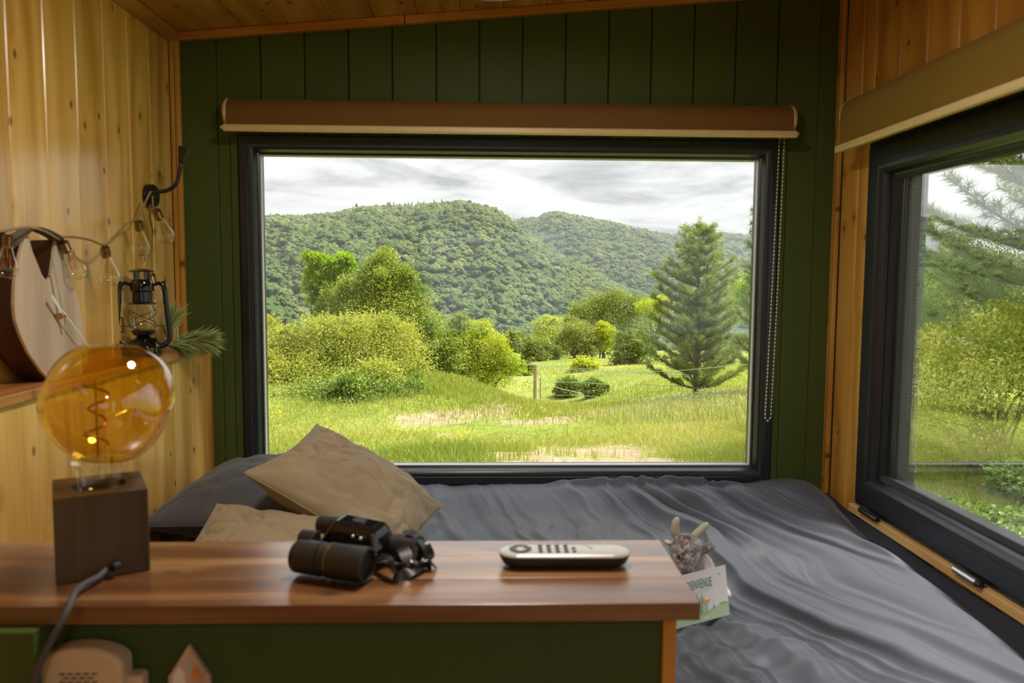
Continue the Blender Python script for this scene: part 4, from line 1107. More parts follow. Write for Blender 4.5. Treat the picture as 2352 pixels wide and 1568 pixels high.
for path, nnum, sp in ((tw, 1500, .55), (tw2, 170, .35)):
    arr = np.array([tuple(p) for p in path])
    for k in range(nnum):
        s_ = rr.uniform(.12, 1) ** .8 * (len(arr) - 1.001); i0 = int(s_)
        p = arr[i0] + (arr[i0 + 1] - arr[i0]) * (s_ - i0)
        d = unit(arr[min(i0 + 2, len(arr) - 1)] - arr[max(i0 - 1, 0)])
        a = rr.normal(0, 1, 3); a = unit(a - d * (a @ d))
        P_.append(p); D_.append(unit(d * rr.uniform(.8, 1.5) + a * rr.uniform(.25, .9) + np.array((0, 0, -.16))))
P_, D_ = np.array(P_), np.array(D_)
nn3 = len(P_); Ls = rr.uniform(.05, .085, (nn3, 1))
sd_ = unit(np.cross(D_, rr.normal(0, 1, (nn3, 3)))) * .0016
endp = P_ + D_ * Ls + np.array((0, 0, -.004))
# keep the needles in front of the wall and above the ledge
lim = YG - .012 - spr.location.y
endp[:, 1] = np.minimum(endp[:, 1], lim)
on_ledge = (endp[:, 0] + spr.location.x < LX + .015)
endp[:, 2] = np.where(on_ledge, np.maximum(endp[:, 2], .002), endp[:, 2])
mid = (P_ + endp) / 2 + np.array((0, 0, .004))
v = np.stack([P_ - sd_, P_ + sd_, mid + sd_, mid - sd_, endp], 1).reshape(-1, 3)
bi = np.arange(nn3)[:, None] * 5
f = np.concatenate([bi + np.array([[0, 1, 2]]), bi + np.array([[0, 2, 3]]), bi + np.array([[3, 2, 4]])])
M['needle_near'] = leaf_mat('fresh pine needles', (.19, .30, .070), (.37, .47, .14), (.62, .65, .28), .34, gloss=.12)
tag(np_mesh('needles', v, f, M['needle_near'], spr, {'tint': np.repeat(rr.uniform(0, 1, nn3), 5)}), kind='stuff')

# ================================================================== plush goat with its welcome card
gt = empty('plush_goat', (.475, 1.70, duvet_z(.475, 1.70) - .001), label='small grey and white plush goat with stubby horns sitting on the duvet', cat='plush toy')
GO = gt.location.copy()
GY = 1.72
def gp2(px_, py_, dy=0.0): return at(px_, py_, 1, GY + dy) - GO
t = NT('mottled plush fur')
co = t.n('ShaderNodeTexCoord').outputs['Object']
f1 = t.n('ShaderNodeTexNoise', {'Vector': co, 'Scale': 85.0, 'Detail': 4.0, 'Distortion': .6}).outputs[0]
f2_ = t.n('ShaderNodeTexNoise', {'Vector': co, 'Scale': 1400.0, 'Detail': 1.0}).outputs[0]
M['fur_grey'] = t.done(t.bsdf(t.ramp(f1, [(.36, (.040, .032, .030)), (.50, (.16, .13, .125)), (.64, (.46, .41, .39))]), .9, 0, .2, f2_, .8, .002, **{'Sheen Weight': .5}))
M['fur_white'] = flat('white plush', (.62, .57, .55), .9, noise=.2, nscale=900, bstr=.6)
M['felt_horn'] = flat('felt horn', (.43, .41, .32), .85, noise=.15, nscale=500, bstr=.3)
def lump(chain, name, mt, sub=2, parent=None):
    """one continuous skinned surface through joints (position, radius)"""
    me_ = bpy.data.meshes.new(name)
    me_.from_pydata([tuple(p) for p, r_ in chain], [(i, i + 1) for i in range(len(chain) - 1)], [])
    o = bpy.data.objects.new(name, me_); COL.objects.link(o); o.parent = parent
    sk = o.modifiers.new('skin', 'SKIN'); sk.use_smooth_shade = True
    for i, (p, r_) in enumerate(chain):
        r2 = r_ if isinstance(r_, tuple) else (r_, r_)
        me_.skin_vertices[0].data[i].radius = r2
        me_.skin_vertices[0].data[i].use_root = (i == 0)
    sb = o.modifiers.new('sub', 'SUBSURF'); sb.levels = sub; sb.render_levels = sub
    me_.materials.append(mt)
    return o
lump([(Vector((.0, .045, .030)), .036), (Vector((.0, .045, .060)), .042), (Vector((-.004, .035, .095)), .036), (gp2(1605, 1300, .03), .026), (gp2(1600, 1275, .02), .020)], 'body', M['fur_white'], parent=gt)
lump([(gp2(1578, 1232, .030), .022), (gp2(1577, 1252, .012), .042), (gp2(1576, 1272, -.006), .039), (gp2(1574, 1292, -.030), .029), (gp2(1572, 1310, -.046), .021), (gp2(1571, 1322, -.052), .012)], 'head', M['fur_grey'], parent=gt)
lump([(gp2(1555, 1240, .02), .0105), (gp2(1550, 1220, .018), .0110), (gp2(1552, 1200, .016), .0095), (gp2(1557, 1186, .014), .0058)], 'horn', M['felt_horn'], parent=gt)
lump([(gp2(1584, 1249, .02), .0105), (gp2(1597, 1231, .016), .0112), (gp2(1613, 1214, .012), .0098), (gp2(1627, 1200, .010), .0056)], 'horn', M['felt_horn'], parent=gt)
ear1 = lump([(gp2(1602, 1268, .008), .011), (gp2(1615, 1262, .004), (.020, .010)), (gp2(1630, 1255, .0), (.022, .010)), (gp2(1641, 1250, -.004), (.016, .009))], 'ear', M['fur_grey'], parent=gt)
lump([(gp2(1545, 1250, .014), .007), (gp2(1536, 1246, .010), (.012, .006)), (gp2(1528, 1243, .006), (.009, .005))], 'ear', M['fur_white'], parent=gt)
MB().ball((0, 0, 0), .0042, 12, 8).build('eye', M['black_gloss'], gt, loc=gp2(1589, 1277, -.041), smooth=60)
MB().ball((0, 0, 0), .0042, 12, 8).build('eye', M['black_gloss'], gt, loc=gp2(1558, 1277, -.041), smooth=60)
MB().ball((0, 0, 0), .006, 12, 8, sc=(1.2, .8, .8)).build('nose', M['button'], gt, loc=gp2(1571, 1325, -.060), smooth=60)
for sx_ in (-1, 1):
    lump([(Vector((.022 * sx_, .03, .06)), .015), (Vector((.040 * sx_, .0, .035)), .013), (Vector((.046 * sx_, -.03, .022)), .013)], 'leg', M['fur_white'], parent=gt)
# card: stands on the duvet, leaning back on the goat, tilted
BR = at(1676, 1411, 2, .792)
A0 = at(1580, 1437, 2, .785)
best = min((abs((BR - A0).normalized().dot((at(1666, 1297, 1, y_) - BR).normalized())), y_) for y_ in np.linspace(BR.y - .12, BR.y + .12, 241))
TR = at(1666, 1297, 1, best[1])
card = empty('welcome_card', tuple(BR), label='white and green welcome card leaning on the plush goat', cat='card')
up_ = (TR - BR); HC = up_.length; up_.normalize()
ri_ = (BR - A0); ri_ = (ri_ - up_ * ri_.dot(up_)).normalized()
nc_ = ri_.cross(up_).normalized()
if nc_.y > 0: nc_ = -nc_
WC = HC * 1.42
mw_ = Matrix.Identity(4)
for i in range(3): mw_[i][0], mw_[i][1], mw_[i][2] = ri_[i], up_[i], nc_[i]
card.rotation_euler = mw_.to_euler()
# card frame: x to the right (0 at the right edge, negative inwards), y up, z out of the face
MB().box(-WC, 0, 0, HC, -.0006, 0).build('sheet', M['paper'], card)
def ink(name, pts, mt, z=.00025):
    return MB().prism([(x_ * HC, y_ * HC, .00002) for x_, y_ in pts], [(x_ * HC, y_ * HC, z) for x_, y_ in pts]).build(name, mt, card)
ink('meadow_print', [(-1.42, 0), (0, 0), (0, .255), (-.12, .262), (-.30, .245), (-.48, .215), (-.62, .185), (-.80, .20), (-1.05, .24), (-1.42, .25)], M['ink_pale'])
for k, (x_, h_) in enumerate(((-.80, .36), (-.735, .46), (-.68, .38), (-.62, .42), (-.57, .33))):
    for q in range(3):
        ink('fir_print', [(x_ - .045 + q * .010, .19 + q * h_ * .20 + .02), (x_ + .045 - q * .010, .19 + q * h_ * .20 + .02), (x_, .19 + h_ * (.55 + q * .16))], M['ink_green'], .0003 + .00005 * q)
ink('cabin_print', [(-.72, .15), (-.53, .17), (-.53, .34), (-.72, .34)], M['ink_mid'], .0006)
ink('cabin_print', [(-.63, .165), (-.50, .19), (-.49, .345), (-.63, .335)], M['ink_blue'], .0007)
ink('roof_print', [(-.65, .335), (-.47, .355), (-.44, .43), (-.60, .41)], M['ink_yellow'], .0008)
ink('path_print', [(-.80, .125), (-.55, .135), (-.42, .20), (-.44, .205), (-.57, .155), (-.80, .145)], M['ink_yellow'], .0006)
for x_, y_, s_ in ((-.16, .262, .035), (-.20, .258, .025), (-.09, .262, .03), (-.045, .262, .022)):
    ink('bush_print', [(x_ + s_ * math.cos(a) * 1.3, y_ + s_ * math.sin(a)) for a in np.linspace(0, PI, 8)], M['ink_mid'], .0004)
ink('figure_print', [(-.365, .20), (-.335, .205), (-.340, .27), (-.345, .31), (-.36, .27)], M['ink_green'], .0005)
ink('drop_print', [(-.17 + .028 * math.cos(a), .845 + .034 * math.sin(a)) for a in np.linspace(-.3, PI + .3, 10)] + [(-.17 + .017 * math.cos(a), .845 + .022 * math.sin(a)) for a in np.linspace(PI + .3, -.3, 10)], M['ink_mid'], .0003)
ink('line_print', [(-.95, .615), (-.34, .625), (-.34, .632), (-.95, .622)], M['ink_grey'])
ink('line_print', [(-.95, .570), (-.48, .577), (-.48, .584), (-.95, .577)], M['ink_grey'])
for k in range(3): ink('small_print', [(-.62 + .05 * k, .055), (-.58 + .05 * k, .056), (-.58 + .05 * k, .075), (-.62 + .05 * k, .074)], M['paper'], .0004)
tx = bpy.data.curves.new('lettering', 'FONT'); tx.body = 'BIENVENUE'; tx.size = HC * .205; tx.extrude = .0002; tx.align_x = 'RIGHT'
tx.space_character = 1.12
to = bpy.data.objects.new('lettering', tx); COL.objects.link(to); to.parent = card
to.location = (-.355 * HC, .665 * HC, .0003); to.scale = (.50, 1.28, 1); to.rotation_euler = (0, 0, 0)
tx.offset = .00012
tx.materials.append(M['ink_green'])
bpy.context.view_layer.update()
lm = bpy.data.meshes.new_from_object(to.evaluated_get(bpy.context.evaluated_depsgraph_get()))
lo2 = bpy.data.objects.new('lettering', lm); COL.objects.link(lo2); lo2.parent = card
lo2.location, lo2.scale = to.location.copy(), to.scale.copy()
bpy.data.objects.remove(to); lo2.name = 'lettering'

# ================================================================== outdoors: terrain
rng = np.random.default_rng(11)
def ground(x, y):
    x = np.asarray(x, float); y = np.asarray(y, float)
    z = -0.60 - 0.075 * np.maximum(y - 8.8, 0) + 0 * x
    z = z - 0.34 * np.maximum(y - 78, 0)
    z = z + 0.42 * np.exp(-(((x + 0.9) / 1.35) ** 2 + ((y - 15.6) / 1.5) ** 2))          # grassy mound
    z = z + 0.55 * np.exp(-(((x + 3.4) / 2.6) ** 2 + ((y - 15.5) / 2.2) ** 2))
    z = z + 0.10 * np.clip(x - 2.8, 0, 2.8) * sstep(9, 14, y) * (1 - sstep(30, 60, y))      # bank on the right
    z = z - 0.7 * np.exp(-(((x - 1.6) / 2.6) ** 2 + ((y - 23.0) / 4.5) ** 2))             # dip behind the fence
    z = z + (fbm(x * 0.55, y * 0.55, 3) - 0.5) * 0.16 * sstep(4, 9, np.hypot(x, y))
    return z
def ghit(px, py):
    """where the line of sight of a photo pixel meets the ground"""
    d = RC.T @ np.array(((px - CX) / FPX, (py - CY) / FPX, 1.0)); d = d / d[1]
    ys_ = np.linspace(3, 140, 6000)
    zz_ = CAM[2] + d[2] * ys_ - ground(d[0] * ys_, ys_)
    k = int(np.argmax(zz_ < 0)) if (zz_ < 0).any() else len(ys_) - 1
    return Vector((d[0] * ys_[k], ys_[k], float(ground(d[0] * ys_[k], ys_[k]))))
# worn earth: the track across the meadow and the bare patch by the cabin
EARTH = []
for (pa, pb, w) in (((1130, 1044), (1215, 1040), .22), ((1290, 1036), (1420, 1040), .52), ((1270, 1056), (1480, 1060), .58), ((1230, 1076), (1540, 1080), .55), ((1260, 1092), (1540, 1096), .5), ((1180, 1062), (1260, 1078), .25),
                    ((960, 962), (1120, 948), .42), ((1100, 944), (1240, 938), .34), ((1180, 972), (1330, 962), .30), ((1310, 950), (1440, 940), .42), ((940, 975), (1060, 968), .20), ((1000, 1000), (1050, 998), .12)):
    EARTH.append((ghit(*pa), ghit(*pb), w))
def earth(x, y):
    m_ = np.zeros(np.shape(x))
    for a, b, w in EARTH:
        ax, ay, bx, by = a.x, a.y, b.x, b.y
        L2 = (bx - ax) ** 2 + (by - ay) ** 2
        t = np.clip(((x - ax) * (bx - ax) + (y - ay) * (by - ay)) / L2, 0, 1)
        d = np.hypot(x - ax - t * (bx - ax), y - ay - t * (by - ay))
        m_ = np.maximum(m_, np.clip(1.35 - d / w, 0, 1))
    n = fbm(np.asarray(x) * 2.3, np.asarray(y) * 2.3, 9)
    return np.clip((m_ - 0.15) * 1.3 + (n - 0.5) * 1.7, 0, 1) * (m_ > 0.02)

def grid_mesh(name, xs, ys_, zf, mat, attrs=None):
    X, Y = np.meshgrid(xs, ys_)
    Z = zf(X, Y)
    nx, ny = len(xs), len(ys_)
    v = np.stack([X, Y, Z], -1).reshape(-1, 3)
    i = np.arange(nx * ny).reshape(ny, nx)
    f = np.stack([i[:-1, :-1], i[:-1, 1:], i[1:, 1:], i[1:, :-1]], -1).reshape(-1, 4)
    return np_mesh(name, v, f, mat, None, {k: g(X, Y).ravel() for k, g in (attrs or {}).items()}, smooth=True)

t = NT('meadow ground')
co = t.n('ShaderNodeTexCoord').outputs['Object']
n1 = t.n('ShaderNodeTexNoise', {'Vector': co, 'Scale': 0.35, 'Detail': 5.0}).outputs[0]
n2 = t.n('ShaderNodeTexNoise', {'Vector': co, 'Scale': 9.0, 'Detail': 5.0}).outputs[0]
gcol = t.ramp(t.math('ADD', t.math('MULTIPLY', n1, .55), t.math('MULTIPLY', n2, .45)), [(.32, (.085, .13, .018)), (.5, (.17, .20, .035)), (.66, (.27, .26, .075))])
ecol = t.ramp(n2, [(.3, (.20, .145, .09)), (.7, (.34, .255, .165))])
em = t.n('ShaderNodeAttribute', attribute_name='earth').outputs['Fac']
M['meadow'] = t.done(t.bsdf(t.mix(em, gcol, ecol), 0.95, 0, 0.1, n2, 0.5, 0.03))
xs = np.concatenate([np.linspace(-60, -15, 16)[:-1], np.linspace(-15, 16, 210), np.linspace(16, 90, 30)[1:]])
yy = np.concatenate([np.linspace(-14, 2.84, 6)[:-1], np.linspace(2.84, 27, 200), np.geomspace(27.3, 150, 60)])
tag(grid_mesh('ground', xs, yy, ground, M['meadow'], {'earth': earth}), kind='structure')

# ------------------------------------------------------------------ leaf machinery
def unit(v): return v / np.maximum(np.linalg.norm(v, axis=-1, keepdims=True), 1e-9)
def leaves(name, pos, out, size, mat, parent, aspect=0.5, tint=None, droop=0.2, jitter=1.0, seed=1):
    """one folded diamond leaf per position; `out` = rough growing direction"""
    r = np.random.default_rng(seed)
    n = len(pos)
    dirs = unit(out + r.normal(0, 0.6 * jitter, (n, 3)) + np.array((0, 0, -droop)))
    side = unit(np.cross(dirs, r.normal(0, 1, (n, 3)) * .55 + np.array((0, 0, 1.0))))
    nor = np.cross(side, dirs)
    L = (size * r.uniform(0.65, 1.3, (n, 1)))
    W = L * aspect * 0.5
    b, tp = pos, pos + dirs * L - nor * L * .12
    l = pos + dirs * L * .45 + side * W + nor * L * .05
    rr = pos + dirs * L * .45 - side * W + nor * L * .05
    v = np.stack([b, l, tp, rr], 1).reshape(-1, 3)
    f = np.arange(n * 4).reshape(n, 4)
    if tint is None: tint = r.uniform(0, 1, n)
    return np_mesh(name, v, f, mat, parent, {'tint': np.repeat(np.clip(tint, 0, 1), 4)})

def blob_points(r, blobs, n, shell=0.55, clump=0.16, per=34):
    """leaf positions clumped on the outside of a union of ellipsoids; returns positions, outward directions, clump id"""
    vol = np.array([(b[3] * b[4] + b[4] * b[5] + b[3] * b[5]) for b in blobs]); vol = vol / vol.sum()
    nc = max(1, n // per)
    bi = r.choice(len(blobs), nc, p=vol)
    B = np.array(blobs)[bi]
    d = unit(r.normal(0, 1, (nc, 3)))
    d[:, 2] = np.where(d[:, 2] < -0.55, -d[:, 2], d[:, 2])
    rad = r.uniform(shell, 1.03, (nc, 1)) ** 0.6
    c = B[:, :3] + d * B[:, 3:6] * rad
    rmean = B[:, 3:6].mean(1, keepdims=True)
    ci = np.repeat(np.arange(nc), per)
    p = c[ci] + r.normal(0, 1, (nc * per, 3)) * clump * rmean[ci] * np.array((1, 1, .75))
    return p, d[ci], ci, np.random.default_rng(len(blobs)).normal(0, .14, len(blobs))[bi][ci]

def branch_set(r, base, blobs, n, r0=0.03, stems=3):
    mb = MB()
    base = Vector(base)
    for k in range(n):
        b = blobs[k % len(blobs)]
        tip = Vector((b[0], b[1], b[2])) + Vector(tuple(r.normal(0, .5, 3))) * Vector((b[3], b[4], b[5])).length * .45
        s = base + Vector((r.normal(0, .12), r.normal(0, .12), 0))
        mid = s.lerp(tip, .5) + Vector((r.normal(0, .1), r.normal(0, .1), .15))
        mb.tube([s, s.lerp(mid, .5) + Vector((0, 0, .05)), mid, tip], [r0, r0 * .8, r0 * .55, r0 * .2], 5)
    return mb

def shrub(name, label, cat, base, blobs, n, size, mat, seed, aspect=.55, group=None, clump=.16, per=34, shell=.5, branches=7, r0=.025, bark=None, droop=.2, sprigs=0, bumps=10, part='foliage'):
    """base: ground point; blobs relative to it (cx,cy,cz,rx,ry,rz)"""
    r = np.random.default_rng(seed)
    root = empty(name, base, label=label, cat=cat, group=group)
    if bumps:
        big = list(blobs)
        for k in range(bumps):
            b = big[r.integers(len(big))]
            dd = unit(r.normal(0, 1, 3)); dd[2] = abs(dd[2]) * .8 + .1; rm = np.mean(b[3:6]); q = np.array(b[:3]) + dd * np.array(b[3:6]) * .95
            s_ = r.uniform(.20, .52) * rm
            blobs = list(blobs) + [(*q, s_, s_, s_ * r.uniform(.8, 1.7))]
    p, d, ci, rad = blob_points(r, blobs, n, shell, clump, per)
    ct = r.normal(0, .16, ci.max() + 1)[ci]
    zmax = max(b[2] + b[5] for b in blobs)
    if sprigs:                                              # long shoots that stick out of the outline
        sp, sd, st = [], [], []
        for k in range(sprigs):
            b = blobs[r.integers(len(blobs))]
            dd = unit(np.array((r.normal(0, .6), r.normal(0, .6), abs(r.normal(.7, .4)))))
            q = np.array(b[:3]) + dd * np.array(b[3:6]) * .9
            ln = r.uniform(.18, .5) * np.mean(b[3:6])
            m_ = 26
            tt = np.linspace(0, 1, m_)[:, None]
            sp.append(q + dd * tt * ln + np.array((0, 0, .25 * ln)) * tt ** 2 + r.normal(0, .015, (m_, 3)) * np.mean(b[3:6]))
            sd.append(np.repeat(dd[None], m_, 0)); st.append(np.full(m_, .25))
        p = np.concatenate([p] + sp); d = np.concatenate([d] + sd); ct = np.concatenate([ct] + st)
    if not sprigs: tint = 0.5 + ct + rad + r.normal(0, .13, len(p))
    else: tint = 0.5 + ct + np.concatenate([rad, np.zeros(len(p) - len(rad))]) + r.normal(0, .13, len(p))
    low = p[:, 2] > ground(p[:, 0] + base[0], p[:, 1] + base[1]) - base[2] + .01
    o = leaves(part, p[low], d[low], size, mat, root, aspect, tint[low], droop, 1.0, seed)
    tag(o, kind='stuff')
    branch_set(r, (0, 0, -0.02), blobs[:max(3, len(blobs) - bumps)], branches, r0).build('branches', bark or M['bark'], root, smooth=60)
    return root

LM = dict(
    bramble=leaf_mat('bramble leaves', (.21, .28, .048), (.40, .44, .088), (.60, .57, .14), .44),
    bramble_dark=leaf_mat('dark bramble leaves', (.11, .185, .036), (.22, .31, .06), (.37, .43, .09), .36),
    ash=leaf_mat('bright young leaves', (.19, .33, .018), (.32, .47, .030), (.47, .58, .06), .48),
    fruit=leaf_mat('fruit tree leaves', (.13, .21, .034), (.26, .335, .055), (.44, .48, .11), .38),
    yellow=leaf_mat('yellow green leaves', (.25, .35, .026), (.44, .50, .042), (.60, .60, .09), .46),
    olive=leaf_mat('olive leaves', (.15, .21, .045), (.26, .31, .075), (.38, .40, .12), .35),
    dark=leaf_mat('dark shrub leaves', (.085, .155, .032), (.18, .25, .055), (.34, .38, .09), .34),
    needle=leaf_mat('pine needles', (.10, .17, .050), (.21, .29, .085), (.37, .42, .12), .34, gloss=.02),
    ivy=leaf_mat('ground cover leaves', (.15, .25, .050), (.27, .39, .085), (.45, .54, .15), .34, gloss=.03),
    grass=leaf_mat('grass blades', (.19, .255, .032), (.35, .39, .075), (.58, .52, .20), .42, gloss=.02),
    dry=leaf_mat('seeding weeds', (.28, .33, .09), (.46, .47, .19), (.68, .64, .36), .4, gloss=.03),
)

# ------------------------------------------------------------------ foreground shrubs and trees
def rel(px_, py_, y, base):
    p = at(px_, py_, 1, y); return p - Vector(base)
def blobs_at(base, y, lst):
    """ellipsoids from (pixel x, pixel y, radius x px, radius y px, depth offset) seen at distance y"""
    out = []
    for px_, py_, rx, ry, dy in lst:
        yy_ = y + dy; k = yy_ / FPX
        p = at(px_, py_, 1, yy_) - Vector(base)
        out.append((p.x, p.y, p.z, rx * k, max(rx, ry) * k * .8, ry * k))
    return out
def base_at(px_, y):
    p = at(px_, 800, 1, y); return (p.x, y, float(ground(p.x, y)))

b = base_at(770, 15.6)
shrub('bramble_thicket', 'broad yellow-green bramble thicket on the left of the meadow, below the fruit tree', 'bramble bush', b,
      blobs_at(b, 15.6, [(640, 860, 75, 80, 0), (720, 850, 90, 80, 0), (800, 850, 100, 80, 0), (900, 850, 80, 80, 0), (655, 785, 40, 32, .1), (735, 770, 55, 36, 0), (835, 770, 60, 46, .2), (915, 790, 50, 50, .1), (795, 800, 50, 40, -.2), (690, 900, 95, 70, -.5), (800, 905, 120, 60, -.6), (620, 800, 55, 50, .6), (930, 890, 70, 60, -.3), (560, 860, 70, 90, 0), (480, 850, 80, 100, .3)]),
      105000, .043, LM['bramble'], 21, sprigs=260, branches=16, clump=.26, bumps=30, shell=.6)
b = base_at(800, 14.2)
shrub('bramble_hem', 'dark green low brambles at the foot of the yellow-green thicket', 'bramble bush', b,
      blobs_at(b, 14.2, [(660, 935, 60, 28, 0), (730, 925, 75, 42, 0), (820, 920, 85, 45, 0), (900, 918, 70, 40, .2), (960, 925, 40, 35, .3), (610, 940, 40, 30, .2), (770, 945, 90, 22, -.3)]),
      36000, .047, LM['bramble_dark'], 22, sprigs=22, branches=9, clump=.22, aspect=.75)
b = base_at(905, 18.0)
shrub('fruit_tree', 'old fruit tree with mixed green leaves rising behind the bramble thicket', 'tree', b,
      blobs_at(b, 18.0, [(880, 660, 70, 55, 0), (930, 690, 50, 55, 0), (840, 700, 60, 60, .2), (900, 735, 90, 60, -.2), (800, 745, 70, 45, .2), (870, 625, 40, 25, 0), (960, 770, 55, 60, -.2), (780, 700, 40, 40, .4)]),
      52000, .050, LM['fruit'], 23, sprigs=60, branches=20, r0=.05, clump=.24, bumps=18)
b = base_at(752, 19.0)
shrub('young_ash_tree', 'slender young tree with bright lime leaves standing left of the fruit tree', 'tree', b,
      blobs_at(b, 19.0, [(712, 592, 16, 12, 0), (735, 600, 20, 15, .1), (790, 596, 18, 12, 0), (805, 612, 10, 14, .1), (760, 612, 18, 14, -.1), (722, 628, 20, 16, .2), (785, 628, 18, 15, 0), (745, 645, 22, 16, -.1), (712, 655, 14, 16, .1), (770, 658, 20, 16, .1), (735, 682, 18, 16, .2), (762, 690, 14, 20, 0), (715, 695, 12, 12, .1), (745, 722, 18, 18, 0)]),
      11000, .10, LM['ash'], 24, aspect=.28, branches=10, r0=.035, droop=.45, clump=.22, per=16, sprigs=46, shell=.2, bumps=14)
b = base_at(1015, 18.4)
shrub('dark_leafy_shrub', 'darker leafy shrub between the thicket and the bright bush, with bare twigs', 'shrub', b,
      blobs_at(b, 18.4, [(1000, 875, 40, 36, -.3), (1000, 790, 45, 60, 0), (1035, 820, 40, 50, -.2), (1040, 770, 25, 35, .2), (985, 850, 40, 40, -.3), (1060, 745, 14, 26, .2)]),
      24000, .045, LM['fruit'], 25, sprigs=16, branches=9, clump=.2)
b = base_at(1110, 18.8)
shrub('bright_bush', 'bright yellow-green bush sloping down to the right above the mound', 'shrub', b,
      blobs_at(b, 18.8, [(1090, 862, 45, 34, -.3), (1045, 865, 40, 34, -.3), (1140, 870, 38, 26, -.3), (1080, 785, 50, 45, 0), (1120, 810, 50, 45, -.1), (1150, 835, 40, 36, -.2), (1060, 830, 45, 40, -.2), (1180, 850, 24, 24, -.2), (1100, 760, 30, 24, .2)]),
      38000, .042, LM['yellow'], 26, sprigs=20, branches=9, clump=.2)
b = base_at(1215, 30)
shrub('small_shrub_by_post', 'small green shrub directly behind the fence post', 'shrub', b, blobs_at(b, 30, [(1205, 870, 26, 26, 0), (1228, 885, 22, 22, 0)]), 2600, .11, LM['fruit'], 27, sprigs=5, branches=5)
MIDG = 'shrubs in the dip beyond the fence'
for args in (
    (1240, 44, [(1235, 805, 34, 30, 0), (1262, 820, 24, 22, 0), (1222, 822, 22, 20, 0)], 3400, 'dark', 31, 'rounded green shrub, leftmost of the group beyond the fence post', 'round_shrub'),
    (1285, 52, [(1270, 765, 40, 30, 0), (1250, 750, 26, 20, .5), (1300, 790, 24, 26, 0)], 3600, 'yellow', 32, 'yellowish shrub rising behind the rounded green one', 'yellow_shrub'),
    (1325, 47, [(1320, 780, 42, 40, 0), (1345, 800, 28, 34, 0), (1300, 800, 26, 30, 0)], 4200, 'olive', 33, 'olive green tall shrub in the middle of the group beyond the fence', 'olive_shrub'),
    (1388, 47, [(1388, 775, 26, 26, 0), (1388, 795, 20, 22, 0)], 2600, 'yellow', 34, 'pale yellow-green dome-shaped shrub right of the olive one', 'dome_shrub'),
    (1440, 33, [(1435, 810, 32, 38, 0), (1462, 825, 34, 38, 0), (1440, 845, 36, 24, 0), (1480, 800, 24, 34, .4)], 4600, 'dark', 35, 'dark rounded shrub close to the left side of the pine', 'dark_shrub'),
    (1345, 31, [(1345, 852, 34, 26, 0), (1362, 865, 20, 26, 0), (1320, 862, 18, 18, 0)], 3600, 'yellow', 36, 'small yellow-green shrub standing alone in the grass slope', 'meadow_shrub'),
    (1305, 27.5, [(1303, 890, 28, 20, 0), (1290, 900, 16, 14, 0)], 2200, 'dark', 37, 'low dark shrub in front of the small yellow-green shrub', 'low_shrub'),
    (1360, 27.8, [(1362, 893, 26, 17, 0), (1385, 893, 14, 12, 0)], 1900, 'dark', 38, 'low dark shrub right of the other low one, under the fence tapes', 'low_shrub'),
    (1190, 62, [(1185, 790, 30, 28, 0), (1160, 800, 20, 20, 0)], 2200, 'olive', 39, 'greyish olive shrub far back behind the bright bush', 'grey_shrub'),
    (1400, 62, [(1380, 725, 70, 42, 0), (1420, 705, 55, 34, 0), (1350, 740, 40, 34, 0), (1460, 730, 40, 50, 0), (1300, 745, 30, 20, .5)], 7500, 'olive', 40, 'tall olive tree crown behind the shrubs, left of the pine', 'olive_tree'),
    (1500, 58, [(1495, 705, 34, 16, 0), (1530, 715, 26, 14, 0)], 2200, 'yellow', 41, 'lime green crown peeping out left of the pine', 'lime_tree'),
    (1725, 75, [(1715, 680, 40, 45, 0), (1750, 660, 40, 40, 0), (1700, 720, 40, 40, 0)], 4200, 'ash', 42, 'light green tree far back at the right edge of the picture window', 'light_tree'),
):
    px_, y_, bl, n_, mt, sd, lab, nm = args
    if nm == 'low_shrub': y_ = ghit(px_, 910).y - .15
    b = base_at(px_, y_)
    shrub(nm, lab, 'tree' if nm.endswith('tree') else 'shrub', b, blobs_at(b, y_, bl), int(n_ * 3), (.0046 * y_ + .02) * .46, LM[mt], sd, group=MIDG if nm.endswith('shrub') else None, branches=5, r0=.04, clump=.2)

